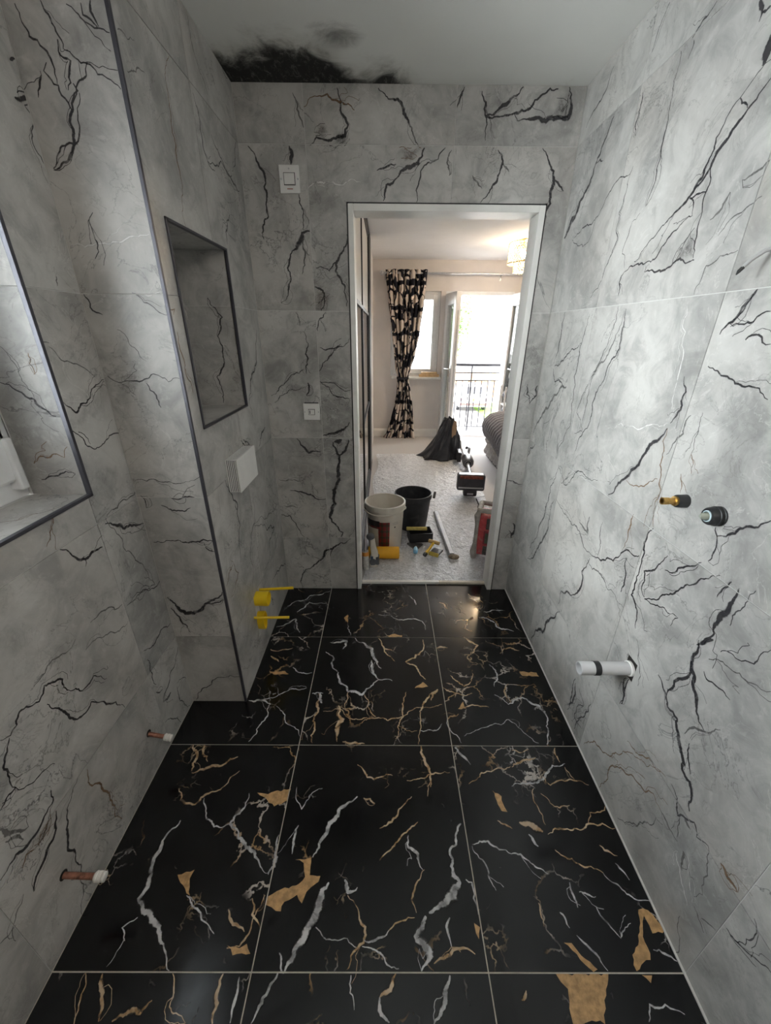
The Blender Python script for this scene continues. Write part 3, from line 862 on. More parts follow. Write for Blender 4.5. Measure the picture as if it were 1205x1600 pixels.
WALL_SLOTS = [M['wall_tile'], M['v_d'], M['v_g'], M['v_b'], M['v_w'], M['v_w'], M['v_p'], M['v_q']]
FLOOR_SLOTS = [M['floor_tile'], M['f_w'], M['f_w'], M['f_o'], M['f_w'], M['f_o'], M['f_p'], M['f_p']]
def lay_tiles(parent, plane, us, vs, holes=(), gap=.0022, thick=.009, floor=False):
    F = PLANES[plane]; polys = vein_polys(plane, floor); boxes = []
    for sl, idx, p in polys:
        boxes.append((min(q[0] for q in p), max(q[0] for q in p), min(q[1] for q in p), max(q[1] for q in p)))
    for u0, u1 in zip(us, us[1:]):
        for v0, v1 in zip(vs, vs[1:]):
            rects = [(u0 + gap / 2, u1 - gap / 2, v0 + gap / 2, v1 - gap / 2)]
            for h in holes: rects = [q for r in rects for q in subtract(r, h)]
            rects = [r for r in rects if r[1] - r[0] > .003 and r[3] - r[2] > .003]
            if not rects: continue
            mb = MB(); att = []
            for r in rects:
                c = [(r[0], r[2]), (r[1], r[2]), (r[1], r[3]), (r[0], r[3])]
                mb.hexa([F(a, b, -thick) for a, b in c] + [F(a, b, 0) for a, b in c]); att += [0.0] * 8
                for (sl, idx, p), bb in zip(polys, boxes):
                    if bb[1] < r[0] or bb[0] > r[1] or bb[3] < r[2] or bb[2] > r[3]: continue
                    q = clip(p, r)
                    if q:
                        hgt = .00012 + (idx % 40) * .000012
                        mb.add([F(a, b, hgt) for a, b, k in q], [tuple(range(len(q)))], sl); att += [k for a, b, k in q]
            me = mb.mesh('tile', FLOOR_SLOTS if floor else WALL_SLOTS, fix=False)
            at = me.attributes.new('vein', 'FLOAT', 'POINT'); at.data.foreach_set('value', att)
            o = bpy.data.objects.new('tile', me); COL.objects.link(o); o.parent = parent

def slab(name, boxes, mat, label, cat, parent=None):
    m = MB()
    for b in boxes: m.box(*b)
    o = m.build(name, mat, parent)
    return o if parent else struct(o, label, cat)

U = [-.95, -.7874, -.1854, .4166, 1.0186, 1.6206, 2.057]; VZ = [0, .365, .966, 1.567, 2.168, 2.35]
DOOR = (-.163, .681, -.1, 1.975); WIN = (.12, 1.03, 1.053, 2.10); NI = (1.297, 1.742, 1.185, 1.755)

floor = slab('floor', [(-.84, .79, -.96, 2.118, -.12, -.0022)], M['fgrout'], 'black polished marble tiled bathroom floor with gold and white veins', 'floor')
lay_tiles(floor, 'floor', [-.832, -.328, .274, .775], [-.95, -.7874, -.1854, .4166, 1.0186, 1.6206, 2.115], holes=[(-.84, -.6, 1.218, 2.2), (-.84, -.163, 2.057, 2.2), (.681, .8, 2.057, 2.2)], gap=.0034, floor=True)
wr = slab('wall_right', [(.7768, .90, -1.05, 2.06, -.12, 2.40)], M['grout'], 'grey marble tiled wall with pipe stubs and tap fittings', 'wall')
PVC_HOLE = (.909 - .022, .909 + .025, .526 - .034, .526 + .036)
lay_tiles(wr, 'right', U, VZ, holes=[PVC_HOLE])
MB().box(.77, .777, -.95, 2.057, -.001, .0035).build('sealant_bead', M['grout'], wr)
wl_b = [(-1.06, -.834, a, b, c, d) for a, b, c, d in subtract((-1.05, 2.06, -.12, 2.40), (WIN[0]-.003, WIN[1]+.003, WIN[2]-.003, WIN[3]+.003))]
wl = slab('wall_left', wl_b, M['grout'], 'grey marble tiled wall around the recessed bathroom window', 'wall')
lay_tiles(wl, 'left', [-.95, -.7874, -.1854, .4166, 1.0186, 1.218], VZ, holes=[WIN])
lay_tiles(wl, 'wrev', [-.995, -.832], [1.053, 1.567, 2.10]); lay_tiles(wl, 'sill', [-.995, -.832], [.12, .4166, 1.03])
lay_tiles(wl, 'wtop', [-.995, -.832], [.12, .4166, 1.03]); lay_tiles(wl, 'wnear', [-.995, -.832], [1.053, 1.567, 2.10])
def trim_bar(*b, parent=None): return MB().box(*b).build('edge_trim', M['ltrim'], parent, bevel=.001)
trim_bar(-.840, -.828, 1.025, 1.035, 1.048, 2.11, parent=wl); trim_bar(-.840, -.828, .114, 1.035, 1.048, 1.057, parent=wl)
trim_bar(-.840, -.826, .114, 1.036, 2.094, 2.106, parent=wl); trim_bar(-.840, -.826, .114, .126, 1.047, 2.11, parent=wl)
pr = [(-.797, -.602, a, b, c, d) for a, b, c, d in subtract((1.22, 2.06, -.01, 2.40), (NI[0]-.002, NI[1]+.002, NI[2]-.002, NI[3]+.002))] + [(-.834, -.797, 1.22, 2.06, -.01, 2.40)]
wp = slab('wall_pier', pr, M['grout'], 'boxed-out pier tiled in grey marble with a recessed niche', 'wall')
lay_tiles(wp, 'piern', [-.832, -.6], VZ)
YA = (1.53, .30)
lay_tiles(wp, 'piers', [1.218, 1.6206, 2.057], VZ, holes=[NI, (1.478, 1.536, .13, .36)])
for pl, us, vs in (('niche', [-.795, -.6], [1.185, 1.567, 1.755]), ('nicheback', [1.297, 1.742], [1.185, 1.567, 1.755]), ('nichenear', [-.795, -.6], [1.185, 1.755]),
                   ('nichetop', [-.795, -.6], [1.297, 1.742]), ('nichelow', [-.795, -.6], [1.297, 1.742])): lay_tiles(wp, pl, us, vs, thick=.004, gap=.001)
trim_bar(-.606, -.5965, 1.2145, 1.224, 0, 2.35, parent=wp)
for a, b, c, d in ((1.293, 1.301, 1.181, 1.759), (1.738, 1.746, 1.181, 1.759), (1.293, 1.746, 1.181, 1.189), (1.293, 1.746, 1.751, 1.759)):
    trim_bar(-.606, -.595, a, b, c, d, parent=wp)
wf = slab('wall_far', [(a, b, 2.059, 2.17, c, d) for a, b, c, d in subtract((-1.05, 3.4, -.12, 2.40), (-.172, .690, -.2, 1.984))], M['grout'], 'grey marble tiled wall around the doorway', 'wall')
lay_tiles(wf, 'far', [-.6, -.328, .274, .775], VZ, holes=[(-.169, .687, -.2, 1.981)])
wb = slab('wall_rear', [(-1.05, .9, -1.08, -.9522, -.12, 2.4)], M['grout'], 'grey marble tiled wall at the end of the bathroom', 'wall')
lay_tiles(wb, 'rear', [-.832, -.328, .274, .775], VZ)
slab('ceiling', [(-1.06, .9, -1.08, 2.059, 2.35, 2.45)], M['ceiling'], 'white bathroom ceiling with a black mould stain in the corner', 'ceiling')

# added fill lamp, out of view at the rear, brightening the left walls
t = thing('unseen_fill_lamp', 'added round fill lamp, unseen on the rear bathroom ceiling', 'lamp', (.42, -.55, 2.35))
MB().lathe([(.0001, .001), (.13, .001), (.135, -.012), (.125, -.03), (.11, -.032)], n=36).build('base', M['white'], t, smooth=True)
MB().lathe([(.112, -.028), (.115, -.05), (.095, -.078), (.05, -.092), (.0001, -.095)], n=36).build('shade', emit_mat('fill_lamp_shade', (1., .90, .78), .12), t, smooth=True)
ll = bpy.data.lights.new('unseen_fill_light', 'POINT'); ll.energy = .6; ll.color = (1., .91, .82); ll.shadow_soft_size = .10
o = bpy.data.objects.new('unseen_fill_light', ll); COL.objects.link(o); o.parent = t; o.location = (0, 0, -.22)

# door lining
dr = thing('door_1', 'white painted door lining without a door between bathroom and bedroom', 'door frame', (0, 2.057, 0)); dr['kind'] = 'structure'
MB().box(-.163, -.139, -.006, .112, 0, 1.975).build('jamb', M['gloss'], dr, bevel=.002)
MB().box(.655, .681, -.006, .112, 0, 1.975).build('jamb', M['gloss'], dr, bevel=.002)
MB().box(-.139, .655, -.006, .112, 1.949, 1.975).build('head', M['gloss'], dr, bevel=.002)
for b in ((-.169, -.163, .002, .05, 0, 1.981), (.681, .687, .002, .05, 0, 1.981), (-.169, .687, .002, .05, 1.975, 1.981)):
    MB().box(*b).build('gap_shade_strip', M['black'], dr)  # black strips put the shade of the gap round the lining into colour
MB().box(-.139, .36, .052, .075, -.004, .016).build('threshold_strip', M['gloss'], dr, bevel=.003)
MB().box(.36, .655, .052, .075, -.004, .015).build('threshold_strip', pm('bare_wood_strip', (.60, .54, .45), .6, var=.12), dr, bevel=.003)

# bathroom window
wn = thing('window_1', 'white plastic framed bathroom window deep in the tiled reveal', 'window', (-1.0, .575, 1.053)); wn['kind'] = 'structure'
f = MB()
for b in ((-.06, .0, -.455, .455, 0, .07), (-.06, .0, -.455, .455, .977, 1.047), (-.06, .0, -.455, -.385, .07, .977), (-.06, .0, .375, .455, .07, .977)): f.box(*b)
f.build('frame', M['upvc'], wn, bevel=.006)
f = MB()
for b in ((-.05, .022, -.40, .41, .055, .135), (-.05, .022, -.40, .41, .92, .995), (-.05, .022, -.40, -.32, .135, .92), (-.05, .022, .33, .41, .135, .92)): f.box(*b)
f.build('sash', M['upvc'], wn, bevel=.008)
MB().box(-.022, -.014, -.325, .335, .13, .925).build('pane', glass_mat('bathroom_glass', (.93, .97, .98)), wn)
MB().box(-.004, .030, .408, .432, .03, .17).build('hinge', M['upvc'], wn, bevel=.005)

# ------------------------------------------------------------------ bathroom fittings
def switch_plate(name, label, cat, X, Z, sx, sz, kind, loc_y=2.057):
    t = thing(name, label, cat, (X, loc_y, Z))
    MB().box(-sx/2, sx/2, -.010, .0005, -sz/2, sz/2).build('plate', M['white'], t, bevel=.0025)
    rw, rh = (sx*.52, sz*.40) if kind == 'fan' else (sx*.34, sz*.30)
    r = MB().box(-rw/2, rw/2, -.0145, -.009, -rh/2, rh/2).build('rocker', M['white'], t, bevel=.0012)
    fr = MB()
    e = .0022
    for b in ((-rw/2-e, rw/2+e, -.0106, -.0098, -rh/2-e, -rh/2), (-rw/2-e, rw/2+e, -.0106, -.0098, rh/2, rh/2+e), (-rw/2-e, -rw/2, -.0106, -.0098, -rh/2, rh/2), (rw/2, rw/2+e, -.0106, -.0098, -rh/2, rh/2)): fr.box(*b)
    fr.build('rocker_gap', M['hole'], t)
    for s in (-1, 1): MB().lathe([(.0001, -.0112), (.0035, -.0112), (.0035, -.0095)], (s*sx*.42, 0, 0), 12, 'y').build('screw', M['steel'], t)
    if kind == 'fan':
        MB().lathe([(.0001, -.0112), (.003, -.0112), (.003, -.0095)], (0, 0, sz*.36), 12, 'y').build('screw', M['steel'], t)
        MB().box(-sx*.14, sx*.14, -.0104, -.0098, -sz*.365, -sz*.335).build('marking', pm('red_print', (.35, .08, .05), .5), t)
    else:
        MB().box(-rw*.36, -rw*.22, -.0150, -.0142, -rh*.34, rh*.34).build('neon', M['black'], t)
        MB().box(-sx*.42, sx*.42, -.003, .002, sz/2-.001, sz/2+.004).build('cut_gap', M['hole'], t)
switch_plate('fan_isolator_switch', 'white isolator switch plate high on the tiled wall beside the doorway', 'switch', -.401, 2.053, .083, .094, 'fan')
switch_plate('wall_switch', 'small square white switch plate at mid height beside the doorway', 'switch', -.376, 1.103, .084, .084, 'small')

t = thing('flush_plate_box', 'white square plastic cistern box with ribbed sides on the pier', 'box', (-.6, 1.417, .908))
MB().box(-.001, .040, .002, .213, .002, .126).build('body', M['ltrim'], t)
ribs = MB()
for k in range(6): ribs.box(.001 + k*.0067, .0045 + k*.0067, 0, .215, 0, .128)
ribs.build('ribs', M['white'], t)
MB().box(.040, .046, -.002, .217, -.002, .130).build('cover', M['white'], t, bevel=.002)

t = thing('toilet_pipe_sleeve', 'yellow plastic open sleeve with a rod, above the oval one', 'pipe', (-.6, 1.51, .332))
MB().lathe([(.034, -.005), (.036, .058), (.032, .060), (.030, .012), (.0001, .010)], (0, 0, 0), 28, 'x').build('sleeve', M['yellow'], t, smooth=True)
MB().tube([(-.004, .055, .010), (.165, .055, .022)], .0068, 12).build('rod', M['yellow'], t, smooth=True)
t = thing('toilet_waste_sleeve', 'yellow plastic oval sleeve with a rod low on the pier', 'pipe', (-.6, 1.505, .215))
def oval(a, b, n=28): return [(a*math.cos(2*PI*k/n), b*math.sin(2*PI*k/n) * (1.0 if math.sin(2*PI*k/n) > 0 else 1.35)) for k in range(n)]
m = MB(); o1, o2, o3 = oval(.030, .042), oval(.031, .043), oval(.026, .038); n = 28
m.add([(-.004, a, b) for a, b in o1] + [(.030, a, b) for a, b in o2] + [(.030, a, b) for a, b in o3] + [(.004, a, b) for a, b in o3],
      [(i, (i+1) % n, n+(i+1) % n, n+i) for i in range(n)] + [(n+i, n+(i+1) % n, 2*n+(i+1) % n, 2*n+i) for i in range(n)] + [(2*n+i, 2*n+(i+1) % n, 3*n+(i+1) % n, 3*n+i) for i in range(n)] + [tuple(3*n+i for i in range(n))])
m.build('sleeve', M['yellow'], t, smooth=True)
MB().tube([(-.004, -.055, .052), (.150, -.012, .020)], .0062, 12).build('rod', M['yellow'], t, smooth=True)
MB().box(-.008, -.003, -.028, .030, -.072, .068).build('cut_hole', M['hole'], t)

for i, (y, z, L, lab) in enumerate(((.939, .172, .060, 'short copper pipe stub with a taped white end, beside the pier'), (.536, .178, .088, 'longer copper pipe stub with a taped white end, low on the tiled wall'))):
    t = thing('copper_pipe', lab, 'pipe', (-.832, y, z)); dz = -.010 if i else -.022; rr = .0075
    MB().tube([(-.01, 0, .001), (L, .002, dz)], rr, 16).build('pipe', M['copper'], t, smooth=True)
    k = MB(); d = Vector((L+.01, .002, dz-.001)).normalized(); e = Vector((L, .002, dz))
    prof = [(0, .008), (.004, .0125), (.009, .0125), (.0105, .0105), (.012, .0125), (.018, .0125), (.0195, .010), (.022, .0118), (.028, .0115), (.030, .004)]
    k.tube([e + d*(q-.012) for q, r in prof], [r for q, r in prof], 18).build('taped_end', M['ptfe'], t, smooth=True)
    MB().lathe([(.0001, 0), (.0125, 0), (.0125, -.002)], (.0006, 0, .002), 20, 'x').build('cut_hole', M['hole'], t)

M['pvc'] = pm('pale_grey_pipe_plastic', (.56, .56, .57), .35, var=.04)
t = thing('waste_pipe', 'white plastic waste pipe stub with black tape in the marble wall', 'pipe', (.775, .909, .526))
MB().lathe([(.020, .012), (.0205, -.160), (.0205, -.162), (.0175, -.162), (.0172, .010)], (0, 0, .002), 28, 'x').build('pipe', M['pvc'], t, smooth=True)
MB().lathe([(.0208, -.118), (.0218, -.117), (.0218, -.100), (.0208, -.099)], (0, 0, .002), 28, 'x').build('tape_band', M['black'], t, smooth=True)
MB().lathe([(.0205, -.010), (.024, -.008), (.024, -.001), (.0205, .001)], (0, 0, .002), 28, 'x').build('collar', M['white'], t, smooth=True)
MB().box(.0016, .004, -.031, .031, -.037, .037).build('cut_hole', M['hole'], t)

t = thing('brass_tap_connector', 'brass threaded connector in a black sleeve on the marble wall', 'pipe fitting', (.775, .924, 1.090))
MB().lathe([(.0175, .001), (.0165, -.024), (.0155, -.026), (.010, -.026)], (0, 0, 0), 24, 'x').build('sleeve', M['black'], t, smooth=True)
MB().lathe([(.0125, -.020), (.0125, -.032), (.0085, -.033), (.0085, -.046), (.0095, -.046), (.0095, -.049), (.0085, -.049), (.0085, -.053), (.0095, -.053), (.0095, -.062), (.0055, -.062), (.0055, -.045)], (0, 0, 0), 24, 'x').build('brass_insert', M['brass'], t, smooth=True)
t = thing('shower_valve_stub', 'black ribbed valve collar with a grey spindle on the marble wall', 'valve', (.775, .816, 1.098))
MB().lathe([(.023, .001), (.023, -.004), (.0215, -.005), (.0215, -.009), (.023, -.010), (.023, -.014), (.0215, -.015), (.0205, -.026), (.018, -.030), (.014, -.030), (.013, -.020)], (0, 0, 0), 28, 'x').build('collar', M['black'], t, smooth=True)
MB().lathe([(.0135, -.018), (.0135, -.031), (.011, -.032), (.011, -.020)], (0, 0, 0), 24, 'x').build('ring', pm('pale_blue_plastic', (.45, .55, .60), .4), t, smooth=True)
MB().lathe([(.009, -.018), (.0085, -.038), (.004, -.046), (.0001, -.046)], (0, 0, 0), 20, 'x').build('spindle', pm('grey_green_plastic', (.30, .32, .27), .5), t, smooth=True)
t = thing('capped_cable', 'grey cable end hanging out of a dark hole in the wall', 'cable', (.775, .925, 1.638))
MB().tube([(.004, -.008, .000), (-.018, .000, -.006), (-.038, .004, -.022), (-.050, .004, -.036)], [.0042, .0042, .0040, .0038], 12).build('cable', M['grey'], t, smooth=True)
MB().tube([(-.049, .004, -.035), (-.055, .004, -.042), (-.058, .004, -.048)], [.0040, .0036, .001], 10).build('cable_end', M['black'], t, smooth=True)
MB().lathe([(.0001, -.0006), (.016, -.0006), (.016, .001)], (0, -.008, .002), 20, 'x').build('cut_hole', M['hole'], t)

# ------------------------------------------------------------------ bedroom shell
M['paint'] = pm('beige_wall_paint', (.72, .68, .655), .85, var=.03, vs=5); M['bceil'] = pm('bedroom_ceiling_paint', (.84, .825, .81), .9, var=.02, vs=4)
M['carpet'] = pm('grey_carpet', (.50, .485, .48), 1., var=.18, vs=160, bump=.5, bs=350, spec=.1)
FAR = 6.10
slab('floor_bedroom', [(-.95, 3.4, 2.118, FAR + .25, -.12, 0)], M['carpet'], 'grey carpet of the bedroom', 'carpet')
BW = (.08, .765, .90, 2.0); BD = (.83, 1.77, -.2, 2.0); BR = (1.84, 2.525, .90, 2.0)
rects = [(-.95, 3.4, -.12, 2.45)]
for h in (BW, BD, BR): rects = [q for r in rects for q in subtract(r, h)]
slab('wall_bedroom_window', [(a, b, FAR, FAR + .25, c, d) for a, b, c, d in rects], M['paint'], 'beige bedroom wall with window and glazed balcony doors', 'wall')
slab('wall_bedroom_left', [(-.95, -.17, 4.87, FAR, -.01, 2.45), (-1.05, -.95, 2.17, FAR, -.12, 2.45)], M['paint'], 'beige bedroom wall beside the wardrobe', 'wall')
slab('wall_bedroom_right', [(3.3, 3.42, 2.17, FAR + .25, -.12, 2.45)], M['paint'], 'beige bedroom wall behind the bed', 'wall')
slab('ceiling_bedroom', [(-1.05, 3.42, 2.10, FAR + .25, 2.365, 2.47)], M['bceil'], 'off-white bedroom ceiling', 'ceiling')
sk = MB().prism([(0, 0), (0, .13), (.006, .13), (.012, .115), (.016, .10), (.016, 0)], 0, 1, 'x')
def skirting(name, x0, x1, y, label):
    m = MB(); m.prism([(y, 0), (y, .12), (y - .007, .12), (y - .012, .105), (y - .016, .09), (y - .016, 0)], x0, x1, 'x')
    struct(m.build(name, M['gloss']), label, 'skirting')
skirting('baseboard_window', -.17, .815, FAR, 'white skirting board below the bedroom window')
# window
def glazed(m, x0, x1, z0, z1, y0, y1, w, wb=None, wt=None):
    wb = wb or w; wt = wt or w
    m.box(x0, x0 + w, y0, y1, z0, z1); m.box(x1 - w, x1, y0, y1, z0, z1); m.box(x0 + w, x1 - w, y0, y1, z0, z0 + wb); m.box(x0 + w, x1 - w, y0, y1, z1 - wt, z1)
def bedroom_window(name, BW, label, hs):
    t = thing(name, label, 'window', (0, FAR, 0)); t['kind'] = 'structure'
    m = MB(); glazed(m, BW[0], BW[1], BW[2], BW[3], .045, .115, .055); m.build('frame', M['upvc'], t, bevel=.005)
    m = MB(); glazed(m, BW[0] + .035, BW[1] - .035, BW[2] + .035, BW[3] - .035, .030, .095, .065); m.build('sash', M['upvc'], t, bevel=.006)
    MB().box(BW[0] + .09, BW[1] - .09, .058, .066, BW[2] + .09, BW[3] - .09).build('pane', M['glass'], t)
    x = BW[1] - .075 if hs > 0 else BW[0] + .075
    MB().tube([(x, .03, 1.36), (x, .0, 1.36), (x, -.008, 1.34), (x, -.008, 1.23)], .008, 10).build('handle', M['upvc'], t, smooth=True)
bedroom_window('window_2', BW, 'white plastic bedroom window beside the patterned curtain', 1)
bedroom_window('window_added', BR, 'added unseen white plastic window beyond the bed for more daylight', -1)  # added window, hidden by the jamb, to bring more daylight into the bedroom
struct(MB().box(.10, .815, FAR - .09, FAR + .05, .862, .895).build('trim_sill', M['gloss'], bevel=.008), 'white window board below the bedroom window', 'window sill')
wood = pm('pale_wood', (.62, .42, .22), .6, var=.15, vs=30)
for k, lab in enumerate(('lower pale wooden batten lying on the window board', 'upper pale wooden batten lying on another on the window board')):
    x0, x1 = (.50, .79) if k == 0 else (.53, .76)
    tag(MB().box(x0, x1, FAR - .075, FAR - .005, .895 + .034*k, .929 + .034*k).build('wooden_batten', wood, bevel=.003), lab, 'wood')
# balcony doors
t = thing('door_2', 'white frame of the bedroom balcony doors', 'door frame', (0, FAR, 0)); t['kind'] = 'structure'
m = MB(); glazed(m, BD[0], BD[1], 0, 2.0, .0, .10, .045, .035, .045); m.build('frame', M['upvc'], t, bevel=.004)
def leaf(name, label, hx, sgn, ang, w=.44):
    t = thing(name, label, 'door', (hx, FAR - .005, .0), 0); t.rotation_euler = (0, 0, ang)
    a, b = (0, w) if sgn > 0 else (-w, 0)
    m = MB(); glazed(m, a, b, .035, 1.965, -.035, .035, .085, .16, .14); m.build('leaf_frame', M['upvc'], t, bevel=.006)
    MB().box(a + .083, b - .083, -.006, .006, .19, 1.83).build('pane', M['glass'], t)
    e = b if sgn > 0 else a
    MB().box(e - .0005 if sgn > 0 else e - .0035, e + .0035 if sgn > 0 else e + .0005, -.01, .01, .25, 1.75).build('lock_strip', M['steel'], t)
    hx_ = e - sgn*.045
    for s in (-1, 1):
        MB().box(hx_ - .014, hx_ + .014, s*.035 - .006, s*.035 + .006, .86, 1.08).build('handle_plate', M['steel'], t, bevel=.003)
        MB().tube([(hx_, s*.035, 1.03), (hx_, s*.075, 1.03), (hx_ - sgn*.02, s*.08, 1.03), (hx_ - sgn*.12, s*.08, 1.03)], .008, 10).build('handle', M['steel'], t, smooth=True)
leaf('french_door_leaf', 'white glazed balcony door leaf folded open beside the window', .862, 1, -math.radians(80))
leaf('french_door_leaf', 'white glazed balcony door leaf folded open above the bed', 1.742, -1, math.radians(102))
# balustrade
M['iron'] = pm('dark_grey_iron', (.05, .052, .06), .5, .3, .15)
t = thing('juliet_balustrade', 'dark metal balcony railing with thin upright bars', 'railing', (0, FAR + .33, 0))
MB().box(.70, 1.95, -.022, .022, 1.02, 1.06).build('top_rail', M['iron'], t, bevel=.003)
for z in (.925, .81): MB().box(.70, 1.95, -.010, .010, z - .009, z + .009).build('rail', M['iron'], t)
MB().box(.70, 1.95, -.008, .008, .085, .10).build('bottom_rail', M['iron'], t)
b0 = None
for k in range(13):
    x = .72 + .1 * k
    if b0 is None: b0 = MB().tube([(0, 0, .09), (0, 0, .815)], .009, 8).build('baluster', M['iron'], t)
    else:
        c = b0.copy(); COL.objects.link(c); b0_ = c
    (b0 if k == 0 else b0_).location = (x, 0, 0)
for x in (.70, 1.35, 1.95): MB().box(x - .011, x + .011, -.011, .011, .02, 1.04).build('post', M['iron'], t)
for x in (.70, 1.95): MB().box(x - .015, x + .015, -.09, .0, .2, .23).build('bracket', M['iron'], t)
# curtain and pole
def curtain_mat():
    N = NT('brush_pattern_curtain'); uv = N.new('ShaderNodeTexCoord').outputs['UV']
    mp = N.new('ShaderNodeMapping'); N.l.new(uv, mp.inputs[0]); mp.inputs['Scale'].default_value = (1.0, 2.35, 1)
    _, c = N.noise(mp.outputs[0], 5, 3, .5); V = N.vmath('ADD', mp.outputs[0], N.vmath('MULTIPLY', N.vmath('SUBTRACT', c, (.5, .5, .5)), (.12, .12, 0)))
    vo = N.new('ShaderNodeTexVoronoi', feature='DISTANCE_TO_EDGE', distance='EUCLIDEAN') if False else N.new('ShaderNodeTexVoronoi', feature='DISTANCE_TO_EDGE')
    mp2 = N.new('ShaderNodeMapping'); N.l.new(V, mp2.inputs[0]); mp2.inputs['Scale'].default_value = (9.5, 6.2, 1)
    N.l.new(mp2.outputs[0], vo.inputs['Vector']); vo.inputs['Scale'].default_value = 1.0; vo.inputs['Randomness'].default_value = .72
    w, _ = N.noise(V, 4, 3, .6); e = N.smooth(N.math('SUBTRACT', vo.outputs['Distance'], N.math('MULTIPLY', N.smooth(w, .40, .66), .15)), .025, .04)
    sx = N.new('ShaderNodeSeparateXYZ'); N.l.new(V, sx.inputs[0])
    band = N.smooth(N.math('ABSOLUTE', N.math('SUBTRACT', N.math('FRACT', N.math('MULTIPLY', sx.outputs[1], 3.1)), .5)), .07, .09)
    bm, _ = N.noise(N.vmath('MULTIPLY', V, (7, 2, 1)), 1.0, 2); band = N.math('MAXIMUM', band, N.smooth(bm, .52, .58))
    f = N.math('MULTIPLY', e, band)
    N.set(Base_Color=N.mix(f, (.013, .013, .02), (.66, .57, .50)), Roughness=.9); th, _ = N.noise(N.obj(), 400, 2); N.bump(th, .2, .001)
    N.p.inputs['Specular IOR Level'].default_value = .2
    return N.m
t = thing('curtain', 'black and cream patterned curtain tied in at the waist beside the window', 'curtain', (0, FAR - .12, 0))
Zs = [2.235, 1.87, 1.48, 1.20, 1.02, .885, .70, .525, .30, .08, .005]
Xl = [-.014, .031, .089, .125, .145, .178, .172, .145, .09, .02, -.03]; Xr = [.540, .515, .475, .425, .372, .338, .375, .405, .425, .44, .455]
def lerp_tab(z, T):
    for i in range(len(Zs) - 1):
        if Zs[i] >= z >= Zs[i + 1]:
            k = (Zs[i] - z) / (Zs[i] - Zs[i + 1]); k = k*k*(3 - 2*k) * .5 + k*.5
            return T[i] + (T[i + 1] - T[i]) * k
    return T[-1]
def cur(u, v):
    z = 2.235 - v * 2.23; a, b = lerp_tab(z, Xl), lerp_tab(z, Xr); w = b - a
    amp = .022 + .02 * (w / .55); nf = 7
    y = amp * math.sin(u * nf * 2 * PI + .6 * math.sin(v * 4)) + .014 * math.sin(u * 23 + v * 7)
    if z > .885 and w < .5: y -= .05 * math.sin(PI * u) * (1 - w / .56)
    x = a + w * u + .010 * math.cos(u * nf * 2 * PI) * (w / .5)
    return (x, y - .02 * (.4 - w), z)
MB().surf(cur, 150, 110).build('drape', curtain_mat(), t, smooth=True, solid=.003)
MB().lathe([(.085, -.018), (.089, 0), (.085, .018)], (.258, -.015, .885), 28, 'z').build('tieback', pm('black_fabric', (.015, .015, .02), .9), t, smooth=True)
t = thing('curtain_pole', 'thin chrome curtain pole with a ball end above the window', 'curtain pole', (0, FAR - .115, 2.195))
MB().tube([(-.03, 0, 0), (2.3, 0, 0)], .0125, 14).build('rod', M['steel'], t, smooth=True)
MB().ball((-.052, 0, 0), .028).build('finial', M['steel'], t, smooth=True)
for x in (.0, 1.55): 
    m = MB(); m.tube([(x, 0, -.008), (x, .06, -.03), (x, .114, -.03)], .006, 8); m.box(x - .012, x + .012, .110, .1155, -.07, .0); m.build('bracket', M['steel'], t, smooth=True)
# chandelier
t = thing('ceiling_lamp', 'round crystal bead ceiling lamp glowing warm', 'lamp', (1.505, 4.85, 2.365))
M['crystal'] = NT('crystal_bead').m
Nn = NT('crystal_beads'); n_, _ = Nn.noise(Nn.obj(), 60, 2); Nn.set(Base_Color=Nn.mix(Nn.smooth(n_, .4, .6), (.95, .90, .78), (.80, .66, .42)), Roughness=.08); Nn.p.inputs['Transmission Weight'].default_value = .55
M['crystal'] = Nn.m; M['lampgold'] = pm('gold_lamp_frame', (.55, .38, .16), .3, 1.)
def beads(r, z0, z1, rows, n, s, name):
    m = MB()
    for j in range(rows):
        z = z0 + (z1 - z0) * j / max(1, rows - 1)
        for k in range(n):
            a = 2*PI*(k + .5*(j % 2))/n; c = Vector((r*math.cos(a), r*math.sin(a), z)); q = Vector((math.cos(a), math.sin(a), 0)); e = Vector((-math.sin(a), math.cos(a), 0))
            m.add([c + q*s*.6, c - q*s*.6, c + e*s, c - e*s, c + Vector((0,0,s*1.25)), c - Vector((0,0,s*1.25))], [(0,2,4),(2,1,4),(1,3,4),(3,0,4),(2,0,5),(1,2,5),(3,1,5),(0,3,5)])
    o = m.build(name, M['crystal'], t); o['kind'] = 'stuff'
beads(.212, -.035, -.205, 10, 44, .0105, 'outer_bead_drum'); beads(.145, -.20, -.285, 6, 32, .0105, 'inner_bead_drum')
for r, z in ((.215, -.028), (.215, -.212), (.147, -.20)):
    MB().lathe([(r - .003, z - .004), (r + .003, z - .004), (r + .003, z + .004), (r - .003, z + .004)], (0, 0, 0), 40, closed=True).build('hoop', M['lampgold'], t)
MB().lathe([(.0001, 0), (.12, 0), (.12, -.02), (.0001, -.02)], (0, 0, 0), 32).build('ceiling_rose', M['lampgold'], t)
m = MB()
for k in range(4): a = k*H + .4; m.tube([(.0, 0, -.02), (.216*math.cos(a), .216*math.sin(a), -.028)], .003, 6)
m.build('arms', M['lampgold'], t)
bm_ = emit_mat('warm_bulb', (1., .80, .52), 2.5)
for k in range(4):
    a = k*H + .4; MB().ball((.085*math.cos(a), .085*math.sin(a), -.115), (.022, .022, .034), 12, 8).build('bulb', bm_, t, smooth=True)
    MB().tube([(.085*math.cos(a), .085*math.sin(a), -.085), (.085*math.cos(a), .085*math.sin(a), -.02)], .010, 8).build('lamp_holder', M['lampgold'], t)
